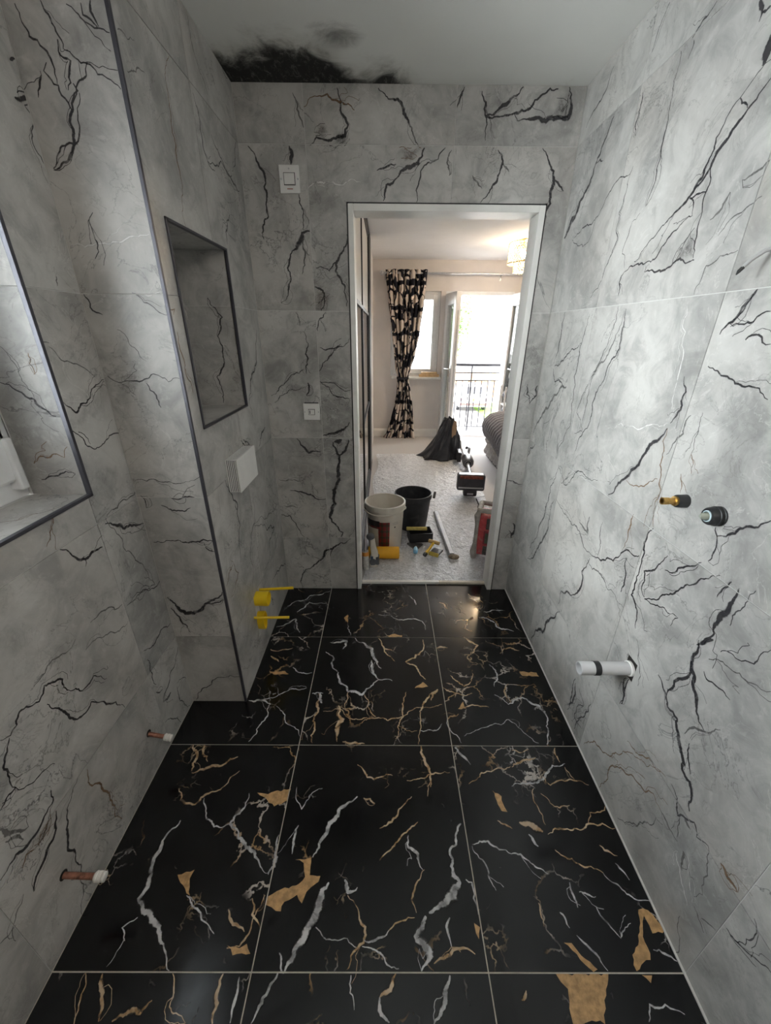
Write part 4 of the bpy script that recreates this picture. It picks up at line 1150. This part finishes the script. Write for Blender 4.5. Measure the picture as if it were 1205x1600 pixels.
l = bpy.data.lights.new('ceiling_lamp_light', 'POINT'); l.energy = 2.6; l.color = (1., .80, .58); l.shadow_soft_size = .06
lo = bpy.data.objects.new('ceiling_lamp_light', l); COL.objects.link(lo); lo.parent = t; lo.location = (0, 0, -.13)

# wardrobe
M['mirror'] = pm('mirror', (.80, .82, .82), .03, 1., .01); M['blackglass'] = pm('black_glass', (.012, .013, .018), .08, var=.1); M['wpanel'] = pm('cream_panel', (.66, .63, .57), .3, var=.03)
t = thing('sliding_wardrobe', 'tall sliding wardrobe with black frames, mirror and cream panels', 'wardrobe', (-.158, 0, 0))
MB().box(-.60, -.075, 2.25, 4.86, .0, 2.34).build('carcass', M['wpanel'], t)
def wdoor(y0, y1, x, rows):
    d = MB(); w = .035
    d.box(x - .03, x, y0, y0 + w, .03, 2.30); d.box(x - .03, x, y1 - w, y1, .03, 2.30); d.box(x - .03, x, y0 + w, y1 - w, .03, .06); d.box(x - .03, x, y0 + w, y1 - w, 2.27, 2.30)
    for z, _ in rows[1:]: d.box(x - .03, x, y0 + w, y1 - w, z - .012, z + .012)
    o = d.build('sliding_door', M['black'], t, bevel=.002)
    zs = [z for z, _ in rows] + [2.27]
    for (z, mt), z1 in zip(rows, zs[1:]): MB().box(x - .022, x - .008, y0 + w - .002, y1 - w + .002, z, z1).build('panel', M[mt], o)
wdoor(2.27, 3.16, -.001, [(.06, 'mirror'), (1.64, 'wpanel')]); wdoor(3.165, 4.32, -.004, [(.06, 'mirror'), (.80, 'blackglass'), (1.64, 'wpanel')])
MB().box(-.08, .004, 2.25, 4.76, 2.30, 2.345).build('top_track', M['black'], t); MB().box(-.08, .008, 2.25, 4.76, 0, .028).build('bottom_track', M['ltrim'], t)
MB().box(-.08, .004, 4.33, 4.76, .028, 2.30).build('end_post', M['black'], t)

# bed
M['velvet'] = pm('grey_velvet', (.40, .385, .37), .8, var=.12, vs=60, bump=.2, bs=300, **{'Sheen_Weight': .4})
M['blanket'] = pm('charcoal_ribbed_blanket', (.20, .20, .225), .95, var=.2, vs=80, bump=.3, bs=260, **{'Sheen_Weight': .3})
t = thing('bed', 'upholstered bed with deep buttoned grey base', 'bed', (1.345, 4.2, 0))
def tuft(u, v):
    y = -1.2 + u * 2.06; z = .035 + v * .30; a = y / .17; b = z / .15
    p = (a + b) % 1.0; q = (a - b) % 1.0; d = min(min(p, 1 - p), min(q, 1 - q)) * 2
    return (.020 - .055 * math.sqrt(max(0, d)), y, z)
m = MB(); m.surf(tuft, 150, 26); m.build('buttoned_side', M['velvet'], t, smooth=True)
MB().box(.018, 1.60, -1.2, .86, .035, .335).build('base', M['velvet'], t, bevel=.02)
MB().box(.01, 1.62, -1.2, .87, .0, .036).build('plinth', M['black'], t)
MB().box(.01, 1.58, -1.2, .85, .335, .52).build('mattress', pm('mattress_ticking', (.7, .69, .66), .9), t, bevel=.05, segs=4)
bl = thing('ribbed_blanket', 'dark grey ribbed blanket hanging over the bed side', 'blanket', (1.345, 4.2, 0))
prof = [(-.055, .235), (-.085, .27), (-.105, .33), (-.115, .40), (-.095, .47), (-.04, .525), (.06, .56), (.25, .575), (.6, .58), (1.0, .58), (1.55, .57)]
def blank(u, v):
    k = v * (len(prof) - 1); i = min(int(k), len(prof) - 2); f = k - i
    x = prof[i][0] + (prof[i+1][0] - prof[i][0]) * f; z = prof[i][1] + (prof[i+1][1] - prof[i][1]) * f
    y = -1.15 + u * 2.06; rib = .016 * math.sin(u * 2 * PI * 28 + 2.2 * math.sin(v * 3))
    e = max(0, (u - .86) / .14); 
    x += (e ** 2) * .10 * (1 if v < .7 else 0); z -= (e ** 2.2) * .10 * v; z += .012 * math.sin(u * 9) - .05 * (1 - v) * math.sin(u * 5 + .5)
    nx, nz = (-.8, .3) if v < .45 else (-.2, 1)
    return (x + nx * rib, y - .03 * e * v, max(z + nz * rib, .20))
MB().surf(blank, 500, 44).build('blanket_fabric', M['blanket'], bl, smooth=True, solid=.02)

# white rack with black rolled textiles beyond the bed
t = thing('metal_rack', 'white tubular rack standing between bed and balcony door', 'rack', (1.552, 5.20, 0))
for x in (0, .38):
    for y in (0, .22): MB().tube([(x, y, 0), (x, y, .86)], .011, 10).build('leg', M['white'], t, smooth=True)
for z in (.12, .43, .625):
    m = MB(); m.tube([(-.012, 0, z), (.392, 0, z)], .011, 10); m.tube([(-.012, .22, z), (.392, .22, z)], .011, 10); m.box(0, .38, 0, .22, z - .003, z + .003); m.build('shelf', M['white'], t)
dk = pm('charcoal_towel', (.055, .056, .065), .95, var=.25, vs=70, bump=.4, bs=200)
def roll(x, y, z, r, L, label):
    m = MB(); pts = []
    for k in range(90):
        a = k / 89 * 2 * PI * 3.5; rr = r * (.18 + .82 * k / 89); pts.append((x + rr*math.cos(a), z + rr*math.sin(a)))
    m.add([(a, y, b) for a, b in pts] + [(a, y + L, b) for a, b in pts], [(i, i + 1, 91 + i, 90 + i) for i in range(89)])
    tag(m.build('rolled_towel', dk, None, smooth=True, solid=r*.14), label, 'towel')
roll(1.665, 5.205, .725, .088, .21, 'charcoal rolled towel on the upper shelf of the white rack')
roll(1.665, 5.205, .522, .080, .21, 'charcoal rolled towel on the middle shelf of the white rack')

# plastic sheet on the carpet
N = NT('crinkled_plastic_film'); o_ = N.pos(); a_, _ = N.noise(o_, 34, 3, .6, 1.6); b_, _ = N.noise(o_, 12, 3, .6, 1.2)
N.set(Base_Color=(.92, .94, .99), Roughness=.28); N.p.inputs['Specular IOR Level'].default_value = 1.0
N.bump(N.math('ADD', a_, N.math('MULTIPLY', b_, 1.5)), .9, .022)
tr = N.new('ShaderNodeBsdfTransparent'); mx = N.new('ShaderNodeMixShader'); N.put(mx.inputs[0], N.smooth(a_, .3, .7, .55, .85))
N.l.new(tr.outputs[0], mx.inputs[1]); N.l.new(N.p.outputs[0], mx.inputs[2]); N.l.new(mx.outputs[0], N.out.inputs[0])
M['film'] = N.m
def film(u, v):
    y = 2.135 + v * 2.95; lo = -.138 + .05 * v + .02 * math.sin(v * 17); hi = .66 + (.36 * min(1, v * 3)) - .05 * v + .03 * math.sin(v * 11 + 1)
    x = lo + (hi - lo) * u
    h = .002 + .0035 * abs(mnoise.noise((x * 14, y * 14, 0))) + .005 * max(0, mnoise.noise((x * 3.2, y * 3.2, 4)))
    fr = max(0, 1 - abs(v - .03) / .05)
    rg = 1 - abs(mnoise.noise((x * 5 + .4 * math.sin(y * 6), y * 5, 9))); h += .0055 * rg ** 14
    rg = 1 - abs(mnoise.noise((x * 13, y * 11 + x * 4, 3))); h += .003 * rg ** 8
    h += fr * .006 * (.5 + .5 * math.sin(x * 26 + y * 60)) ; h = min(h, .0088)
    return (x, y + .02 * math.sin(x * 7) * (v > .98), h)
tag(MB().surf(film, 260, 620).build('plastic_sheet', M['film'], None, smooth=True), 'clear crinkled plastic dust sheet covering the bedroom carpet', 'dust sheet')

# bin bag with board
M['bag'] = pm('black_bin_bag', (.030, .032, .040), .28, var=.2, vs=30, bump=.6, bs=40)
t = thing('bin_bag', 'black plastic bin bag standing open on the carpet', 'bag', (.80, 4.98, .010))
def bag(u, v):
    a = u * 2 * PI; z = .50 * v
    sx = .155 * (1 - v) ** .9 + .055 + .015 * math.sin(3 * a + 5 * v); sy = .15 * (1 - v) ** .9 + .05
    cx = .045 * v - .02 + (-.07 * (1 - v) ** 3 if math.cos(a) < 0 else 0)
    f = 1 + .13 * math.sin(7 * a + 3 * v) * (1 - v * .5) + .06 * math.sin(15 * a - 6 * v); 
    if v < .12: f *= 1 + .18 * (1 - v / .12) * max(0, math.cos(a - PI))
    return (cx + sx * f * math.cos(a), sy * f * math.sin(a), z + .012 * math.sin(5 * a) * v)
MB().surf(bag, 72, 30).build('bag_film', M['bag'], t, smooth=True, solid=.002)
card = pm('tan_cardboard', (.50, .34, .22), .85, var=.1, vs=20)
m = MB(); m.prism([(.848, .10), (.872, .115), (.905, .40), (.895, .485), (.865, .50), (.845, .42)], 4.872, 4.884, 'y')
tag(m.build('cardboard_piece', card, None, bevel=.002), 'tan cardboard strip poking out of the black bin bag', 'cardboard')

# cordless vacuum lying on its back
M['vac'] = pm('dark_vacuum_plastic', (.045, .045, .055), .35, var=.2); M['vacred'] = pm('red_brown_roller', (.22, .055, .03), .7, var=.4, vs=60, bump=.5)
M['silver'] = pm('silver_plastic', (.62, .62, .66), .3, .5, .05)
t = thing('cordless_vacuum', 'cordless stick vacuum lying on the dust sheet with its floor head up', 'vacuum', (.85, 3.60, .010), -.09)
MB().box(-.135, .135, -.02, .075, .058, .225).build('floor_head', M['vac'], t, bevel=.022, segs=4)
MB().lathe([(.0001, -.11), (.018, -.11), (.020, 0), (.018, .11), (.0001, .11)], (0, -.008, .198), 24, 'x').build('brush_roller', M['vacred'], t, smooth=True)
MB().box(-.12, .12, -.026, -.018, .085, .10).build('squeegee', M['grey'], t, bevel=.002)
MB().box(-.066, .066, -.015, .08, .0, .066).build('neck_block', M['vac'], t, bevel=.014)
MB().box(-.030, .030, -.018, -.012, .018, .036).build('badge', M['silver'], t)
MB().tube([(.0, .05, .10), (.03, .15, .085), (.055, .80, .085)], [.022, .018, .018], 16).build('wand', M['silver'], t, smooth=True)
MB().lathe([(.0001, .78), (.05, .78), (.066, .82), (.066, .98), (.045, 1.0), (.0001, 1.0)], (.062, 0, .09), 24, 'y').build('dust_bin', M['vac'], t, smooth=True)
MB().lathe([(.030, .79), (.038, .775), (.045, .79)], (.058, 0, .09), 20, 'y').build('bin_ring', M['silver'], t, smooth=True)
MB().tube([(.045, .98, .10), (.04, 1.18, .12)], [.052, .045], 18).build('motor_body', M['silver'], t, smooth=True)
MB().box(-.05, .0, 1.02, 1.22, .03, .15).build('battery', M['vac'], t, bevel=.012)
MB().tube([(.085, 1.08, .12), (.10, 1.15, .17), (.09, 1.24, .17), (.06, 1.27, .12)], .015, 12).build('grip', M['vac'], t, smooth=True)
MB().tube([(.005, 1.18, .13), (.0, 1.26, .24)], .006, 8).build('charging_hook', M['grey'], t, smooth=True)

# ------------------------------------------------------------------ tools by the doorway
def bucket(t, r0, r1, h, mat, rim=.008, inner=None):
    p = [(.0001, 0), (r0 - .006, 0), (r0, .009), (r1 - .004, h - .05), (r1 - .003, h - .045)]
    MB().lathe(p + [(r1, h - .012), (r1, h), (r1 - .004, h), (r1 - .006, h - .02), (r0 - .004, .010), (.0001, .010)], n=48).build('shell', mat, t, smooth=True)
    MB().lathe([(r1 - .002, h - .034), (r1 + rim, h - .034), (r1 + rim, h + .001), (r1 + rim - .004, h + .004), (r1 - .003, h + .004)], n=48).build('rim', mat, t, smooth=True)
M['tub'] = pm('off_white_tub_plastic', (.70, .66, .59), .4, var=.05, vs=10, dirt=(.50, .46, .40), dirt_amt=.35); M['pbucket'] = pm('black_bucket_rubber', (.025, .027, .032), .55, var=.3, vs=20, dirt=(.14, .13, .12), dirt_amt=.3)
t = thing('plaster_tub', 'off-white plastic tub with tartan label standing inside the doorway', 'bucket', (.008, 2.60, .009))
bucket(t, .122, .140, .365, M['tub'])
MB().lathe([(.0001, .24), (.06, .243), (.134, .24)], n=40).build('adhesive', pm('dried_adhesive', (.62, .58, .52), .8, var=.12, bump=.5, bs=30), t, smooth=True)
MB().box(.03, .10, -.035, -.02, .243, .246).build('adhesive_scrap', pm('pinkish_scrap', (.42, .34, .31), .8), t)
def tartan():
    N = NT('tartan_label'); sx = N.new('ShaderNodeSeparateXYZ'); N.l.new(N.new('ShaderNodeTexCoord').outputs['UV'], sx.inputs[0])
    def st(c, f, ph, w): return N.smooth(N.math('ABSOLUTE', N.math('SUBTRACT', N.math('FRACT', N.math('ADD', N.math('MULTIPLY', c, f), ph)), .5)), w, w - .03)
    col = N.mix(N.math('MULTIPLY', st(sx.outputs[0], 2, .0, .20), .6), (.22, .02, .02), (.012, .06, .03)); col = N.mix(N.math('MULTIPLY', st(sx.outputs[1], 4, .0, .20), .6), col, (.012, .05, .03))
    col = N.mix(N.math('MULTIPLY', st(sx.outputs[0], 8, .3, .06), .5), col, (.01, .01, .02)); N.set(Base_Color=col, Roughness=.4); return N.m
def wrap(name, a0, a1, z0, z1, mat, off=.0012, r=lambda z: .122 + .0155 * z / .33):
    MB().surf(lambda u, v: ((r(z0 + (z1-z0)*v) + off) * math.cos(a0 + (a1-a0)*u), (r(z0 + (z1-z0)*v) + off) * math.sin(a0 + (a1-a0)*u), z0 + (z1-z0)*v), 16, 6).build(name, mat, t, smooth=True)
wrap('tartan_label', -1.86, -1.32, .06, .255, tartan()); wrap('dark_label', -2.75, -1.86, .215, .262, M['black'], .0014); wrap('tartan_label', -2.75, -1.86, .06, .215, tartan())
wrap('label_shield', -2.65, -1.93, .05, .20, pm('cream_label', (.60, .54, .44), .5), .0022)
wrap('label_dot', -1.05, -.98, .205, .216, M['black'], .0015)
for z, a in ((.245, -.82), (.232, -.80)): wrap('label_line', -1.16, a, z, z + .003, M['grey'], .0015)
for s in (-1, 1):
    MB().tube([(.146*math.cos(-.35 + (PI if s < 0 else 0)), .146*math.sin(-.35 + (PI if s < 0 else 0)), .335), (.158*math.cos(-.35 + (PI if s < 0 else 0)), .158*math.sin(-.35 + (PI if s < 0 else 0)), .335)], .010, 12).build('handle_lug', M['tub'], t, smooth=True)
hp = []
for k in range(25):
    a = PI * k / 24; c, s_ = math.cos(a), math.sin(a); hp.append((.154 * c * math.cos(-.35) + .155 * s_ * math.sin(-.35 - .0) * -1 * -1, .154 * c * math.sin(-.35) - .150 * s_, .335 - .02 * s_))
MB().tube(hp, .0042, 8).build('bail_handle', M['tub'], t, smooth=True)
t = thing('builders_bucket', 'black rubber builders bucket behind the off-white tub', 'bucket', (.235, 2.93, .009))
bucket(t, .115, .146, .300, M['pbucket'], .004)
MB().lathe([(.0001, .05), (.118, .052)], n=36).build('residue', pm('cement_residue', (.30, .28, .26), .95, var=.3, bump=.6, bs=40), t, smooth=True)
MB().tube([(.150*math.cos(a), .150*math.sin(a) * 1.0, .285 - .02*math.sin(a)) for a in [-.2 + k*(PI + .4)/20 for k in range(21)]], .003, 8).build('bail_handle', M['steel'], t, smooth=True)
MB().tube([(.165, -.03, .27), (.178, .02, .295)], .010, 10).build('grip', M['black'], t, smooth=True)
t = thing('foam_roll', 'orange-yellow foam roll lying in front of the tub', 'roll', (-.01, 2.415, .0535))
MB().lathe([(.012, -.10), (.040, -.10), (.0435, -.096), (.0435, .115), (.040, .12), (.012, .12), (.012, -.10)], (0, 0, 0), 32, 'x').build('foam', pm('orange_yellow_foam', (.80, .40, .015), .6, var=.05), t, smooth=True)
MB().lathe([(.0125, -.102), (.0125, .122), (.009, .122), (.009, -.102)], (0, 0, 0), 20, 'x', closed=True).build('core', M['grey'], t, smooth=True)
# spray gun like tool and sealant tube standing by the jamb
t = thing('cordless_multi_tool', 'off-white handled power tool with grey grips propped by the jamb', 'tool', (-.075, 2.31, .009))
cb = pm('off_white_tool_body', (.66, .62, .55), .45, var=.06); gg = pm('slate_grip_rubber', (.11, .115, .13), .6, var=.2)
m = MB(); m.prism([(-.022, .0), (.034, .0), (.042, .045), (.036, .11), (.022, .155), (.012, .215), (-.012, .22), (-.018, .16), (-.010, .10), (-.024, .05)], -.022, .022, 'y'); m.build('body', cb, t, bevel=.008, segs=3)
MB().ball((-.014, 0, .228), (.028, .026, .026)).build('head', gg, t, smooth=True)
MB().lathe([(.0001, -.028), (.024, -.028), (.024, .028), (.0001, .028)], (.004, 0, .045), 24, 'y').build('grip', gg, t, smooth=True)
MB().box(.020, .046, -.026, .026, .02, .085).build('grip', gg, t, bevel=.008)
MB().box(-.012, .004, -.0275, -.022, .02, .09).build('stripe', pm('dark_blue_insert', (.04, .09, .16), .5), t, bevel=.002)
t = thing('sealant_tube', 'clear wrapped tube with an orange band leaning on the jamb', 'tube', (-.118, 2.27, .009))
MB().tube([(0, 0, 0), (-.006, .02, .13)], .022, 20).build('tube', pm('clear_sleeve_plastic', (.55, .54, .52), .12, var=.2, vs=60, bump=.5), t, smooth=True)
MB().tube([(-.0045, .015, .098), (-.0058, .019, .125)], .0228, 20).build('band', pm('orange_band', (.72, .30, .06), .5), t, smooth=True)
MB().tube([(-.006, .02, .13), (-.008, .026, .17), (-.010, .032, .23)], [.010, .006, .003], 12).build('nozzle', M['silver'], t, smooth=True)
# grout trowel with blue handle, yellow brush, tool tray
t = thing('tool_tray', 'open black plastic tray against the rubber bucket', 'tray', (.272, 2.705, .009), .12)
m = MB(); m.box(-.075, .095, -.055, .055, 0, .005)
for b in ((-.080, -.075, -.06, .06), (.095, .10, -.06, .06), (-.08, .10, -.06, -.055), (-.08, .10, .055, .06)): m.box(*b, 0, .075)
m.build('tray_body', M['black'], t, bevel=.002)
tag(MB().box(.175, .335, 2.70, 2.725, .084, .107).build('sponge_float', pm('dirty_yellow_sponge', (.62, .50, .16), .8, var=.15, vs=60), None, bevel=.004), 'dirty yellow float strip lying across the black tray', 'float')
t = thing('gauging_trowel', 'dark bladed trowel with a light blue handle end', 'trowel', (.235, 2.50, .008), -.10)
m = MB(); m.prism([(-.065, .135), (.045, .135), (.055, .115), (.012, .035), (-.012, .035), (-.07, .115)], 0, .003, 'z'); m.build('blade', pm('dirty_steel_blade', (.10, .10, .105), .5, .6, .3, 60), t)
MB().tube([(0, .05, .004), (0, .03, .03), (0, .0, .035)], .006, 10).build('tang', M['steel'], t, smooth=True)
MB().tube([(0, .005, .033), (0, -.02, .035), (0, -.055, .033), (0, -.065, .031)], [.012, .017, .017, .008], 16).build('handle', pm('light_blue_plastic', (.18, .42, .62), .4, var=.06), t, smooth=True)
t = thing('wash_brush', 'yellow T-handled brush lying on the trowel', 'brush', (.345, 2.50, .02), -.55)
yl = pm('worn_yellow_plastic', (.72, .46, .03), .5, var=.15, vs=60)
MB().tube([(0, -.085, .018), (0, -.02, .030), (0, .05, .045)], [.013, .010, .010], 12).build('handle', yl, t, smooth=True)
MB().tube([(-.042, .055, .048), (.042, .055, .048)], .014, 14).build('cross_grip', pm('tan_wood_grip', (.62, .42, .18), .6, var=.12), t, smooth=True)
MB().tube([(0, -.10, .014), (0, -.08, .018)], .015, 12).build('ferrule', M['black'], t, smooth=True)
MB().box(.012, .085, -.05, .035, .004, .020).build('brush_block', M['black'], t, bevel=.004)
m = MB()
for i in range(13):
    for j in range(6): m.box(.014 + i*.0055, .0175 + i*.0055, -.062 + j*.003, -.0605 + j*.003, .001, .022 + .003*((i*7 + j*3) % 3))
m.box(.014, .085, -.052, -.046, .004, .024); o = m.build('bristles', pm('yellow_bristles', (.55, .42, .08), .8, var=.3, vs=150), t); o['kind'] = 'stuff'
t = thing('straight_edge', 'aluminium straight edge bar lying on the dust sheet', 'straight edge', (.480, 2.82, .009), .036)
m = MB(); m.prism([(-.023, 0), (.023, 0), (.023, .012), (.014, .022), (-.014, .022), (-.023, .012)], -.37, .37, 'y'); m.build('bar', pm('dull_aluminium', (.30, .31, .33), .55, .3, .1, 30, dirt=(.45, .42, .38), dirt_amt=.4), t, bevel=.001)
tag(MB().ball((.505, 2.425, .016), (.040, .030, .016), 14, 8).build('mortar_lump', pm('brown_mortar', (.22, .18, .13), .95, var=.4, vs=90, bump=1.0, bs=60)), 'brown lump of mortar at the end of the straight edge', 'mortar')
# site radio
M['radred'] = pm('dusty_red_plastic', (.42, .055, .06), .5, var=.2, vs=40, dirt=(.40, .30, .28), dirt_amt=.45); M['radgrey'] = pm('dusty_grey_rubber', (.33, .31, .285), .75, var=.18, vs=30, dirt=(.16, .15, .14), dirt_amt=.5)
M['raddark'] = pm('dusty_black_grille', (.075, .068, .062), .7, var=.4, vs=60, dirt=(.20, .18, .16), dirt_amt=.4)
t = thing('site_radio', 'dusty red and grey jobsite radio standing at the doorway', 'radio', (.785, 2.455, .0135), -.34)
MB().box(-.125, .125, -.075, .085, .025, .335).build('body', M['radred'], t, bevel=.02, segs=3)
for sx in (-1, 1):
    for sy in (-1, 1):
        MB().tube([(sx*.122, .005 + sy*.078, .0), (sx*.128, .005 + sy*.082, .05), (sx*.122, .005 + sy*.078, .12), (sx*.122, .005 + sy*.078, .26), (sx*.126, .005 + sy*.080, .33), (sx*.115, .005 + sy*.070, .372)], [.020, .024, .014, .014, .022, .017], 12).build('bumper_post', M['radgrey'], t, smooth=True)
for sy in (-1, 1): MB().tube([(-.118, .005 + sy*.072, .368), (.118, .005 + sy*.072, .368)], .017, 12).build('top_bar', M['radgrey'], t, smooth=True)
for sx in (-1, 1):
    MB().tube([(sx*.116, -.068, .368), (sx*.116, .078, .368)], .017, 12).build('top_bar', M['radgrey'], t, smooth=True)
    MB().tube([(sx*.122, -.075, .012), (sx*.122, .085, .012)], .014, 12).build('foot_bar', M['radgrey'], t, smooth=True)
MB().box(-.131, -.122, -.045, .055, .06, .32).build('side_panel', M['radgrey'], t, bevel=.006)
MB().box(-.060, .060, -.082, -.07, .235, .320).build('speaker_grille', M['raddark'], t, bevel=.006)
MB().box(-.066, .066, -.082, -.07, .035, .105).build('speaker_grille', M['raddark'], t, bevel=.006)
MB().box(-.072, .072, -.080, -.072, .118, .222).build('control_panel', pm('dark_red_plastic', (.26, .03, .045), .5, var=.2), t, bevel=.004)
MB().box(-.060, -.012, -.0835, -.078, .130, .208).build('display', pm('grey_green_display', (.10, .12, .09), .25, var=.2), t, bevel=.002)
for z in (.135, .160, .185): MB().box(.0, .056, -.0835, -.078, z, z + .016).build('button', M['radred'], t, bevel=.003)
MB().tube([(-.125, .06, .33), (-.16, .06, .40)], .004, 8).build('aerial', M['black'], t)

# ------------------------------------------------------------------ outside
G = -2.7
slab('ground', [(-60, 80, FAR + .5, 120, G - .3, G)], pm('grey_driveway', (.17, .168, .165), .9, var=.1, vs=2), 'grey driveway below the balcony', 'driveway')
struct(MB().box(5.5, 9.5, 20.5, 26.5, G, G + .03).build('lawn', pm('lawn_grass', (.10, .20, .012), .95, var=.3, vs=8, bump=.6, bs=60)), 'bright green lawn patch beside the driveway', 'lawn')  # plain green grass colour with random tone
t = thing('tree', 'leafy green tree outside the balcony doors', 'tree', (3.1, 20, G))
MB().tube([(0, 0, 0), (.05, .02, 1.2), (.0, .05, 2.6), (.1, 0, 4.2)], [.16, .13, .10, .05], 10).build('trunk', pm('bark', (.09, .065, .045), .95, var=.3), t, smooth=True)
m = MB(); rs = random.Random(3)
for k in range(3500):
    while True:
        p = Vector((rs.uniform(-1, 1), rs.uniform(-1, 1), rs.uniform(-1, 1)))
        if .35 < p.length < 1: break
    if mnoise.noise(p * 2.3) < -.22: continue
    c = Vector((p.x * .85, p.y * .85, 4.9 + p.z * 2.0)); a = Vector((rs.gauss(0,1), rs.gauss(0,1), rs.gauss(0,1))).normalized(); b = a.orthogonal().normalized(); s = rs.uniform(.05, .10)
    m.add([c - a*s, c + b*s*.5, c + a*s, c - b*s*.5], [(0, 1, 2, 3)])
o = m.build('crown', pm('tree_leaves', (.055, .115, .018), .6, var=.5, vs=4), t); o['kind'] = 'stuff'
t = thing('house', 'white rendered house with tiled gable roof across the drive', 'house', (0, 36, G))
whr = pm('white_render', (.50, .49, .47), .9, var=.05)
MB().prism([(5.5, 0), (15, 0), (15, 4.9), (10.25, 8.4), (5.5, 4.9)], 0, 8, 'y').build('walls', whr, t)
rf = pm('pale_roof_tiles', (.42, .38, .36), .8, var=.12, vs=6)
for s, (xa, xb) in ((0, (5.1, 10.25)), (1, (10.25, 15.4))):
    m = MB()
    for k in range(14):
        f0, f1 = k / 14, (k + 1) / 14
        za, zb = (4.6 + 3.9*f0, 4.6 + 3.9*f1) if s == 0 else (8.5 - 3.9*f0, 8.5 - 3.9*f1); x0, x1 = xa + (xb - xa)*f0, xa + (xb - xa)*f1
        m.hexa([(x0, -.3, za), (x1, -.3, zb), (x1, 8.3, zb), (x0, 8.3, za), (x0, -.3, za + .16), (x1, -.3, zb + .08), (x1, 8.3, zb + .08), (x0, 8.3, za + .16)])
    m.build('roof_slope', rf, t)
for x, z in ((7.0, 3.2), (11.5, 3.2), (7.0, .9), (11.5, .9)):
    w = MB().box(x, x + 1.3, -.06, .02, z, z + 1.2).build('window_frame', M['upvc'], t); MB().box(x + .08, x + 1.22, -.075, -.055, z + .08, z + 1.12).build('pane', pm('sky_reflection_pane', (.55, .57, .60), .1), w)  # sky reflection painted into the pale pane colour
t = thing('garden_fence', 'orange-brown board fence at the far side of the drive', 'fence', (4.6, 29, G))
fm = pm('orange_fence_wood', (.42, .22, .09), .9, var=.2)
for k in range(26): MB().box(k*.125, k*.125 + .115, -.012, .012, .05, 1.75 + .02*(k % 2)).build('board', fm, t)
for z in (.4, 1.4): MB().box(0, 3.25, .012, .06, z, z + .09).build('fence_rail', fm, t)
t = thing('street_lamp', 'thin grey street lamp post beside the lawn', 'street lamp', (7.15, 28, G))
MB().tube([(0, 0, 0), (0, 0, 1.2), (0, 0, 6.2)], [.09, .06, .045], 10).build('pole', M['grey'], t); MB().tube([(0, 0, 6.1), (-.1, -.2, 6.3), (-.3, -.7, 6.35)], .035, 8).build('arm', M['grey'], t); MB().ball((-.38, -.9, 6.33), (.12, .3, .07)).build('lantern', M['grey'], t)
t = thing('parked_car', 'white hatchback parked on the driveway beyond the railing', 'car', (5.15, 23.3, G))
cp = pm('white_car_paint', (.75, .75, .75), .25, var=.02)
m = MB(); m.prism([(0, .28), (0, .62), (.05, .88), (.35, .98), (2.9, .95), (3.9, .80), (4.05, .55), (4.05, .28)], -.86, .86, 'x'); m.build('body', cp, t, bevel=.06, segs=3)
m = MB(); lo = [(-.80, .12), (.80, .12), (.80, 3.0), (-.80, 3.0)]; hi = [(-.62, .42), (.62, .42), (.62, 2.0), (-.62, 2.0)]
m.hexa([(a, b, .94) for a, b in lo] + [(a, b, 1.46) for a, b in hi]); m.build('cabin', cp, t, bevel=.05, segs=3)
MB().hexa([(-.66, .135, 1.0), (.66, .135, 1.0), (.66, .16, 1.0), (-.66, .16, 1.0), (-.54, .355, 1.38), (.54, .355, 1.38), (.54, .40, 1.38), (-.54, .40, 1.38)]).build('rear_window', M['blackglass'], t)
MB().box(-.80, .80, -.03, .02, .36, .52).build('bumper_strip', pm('dark_red_brown_trim', (.10, .035, .03), .5), t, bevel=.01)
for s in (-1, 1):
    MB().box(s*.66 - .16, s*.66 + .16, -.025, .05, .60, .80).build('tail_lamp', pm('smoked_lamp', (.08, .06, .065), .2), t, bevel=.02)
    for y in (.75, 3.2):
        w = MB().lathe([(.0001, -.1), (.20, -.1), (.31, -.09), (.32, 0), (.31, .09), (.20, .1), (.0001, .1)], (s*.78, y, .32), 24, 'x').build('wheel', M['black'], t, smooth=True)
MB().box(-.22, .22, -.022, .01, .62, .74).build('number_plate', pm('yellow_plate', (.7, .55, .1), .4), t)
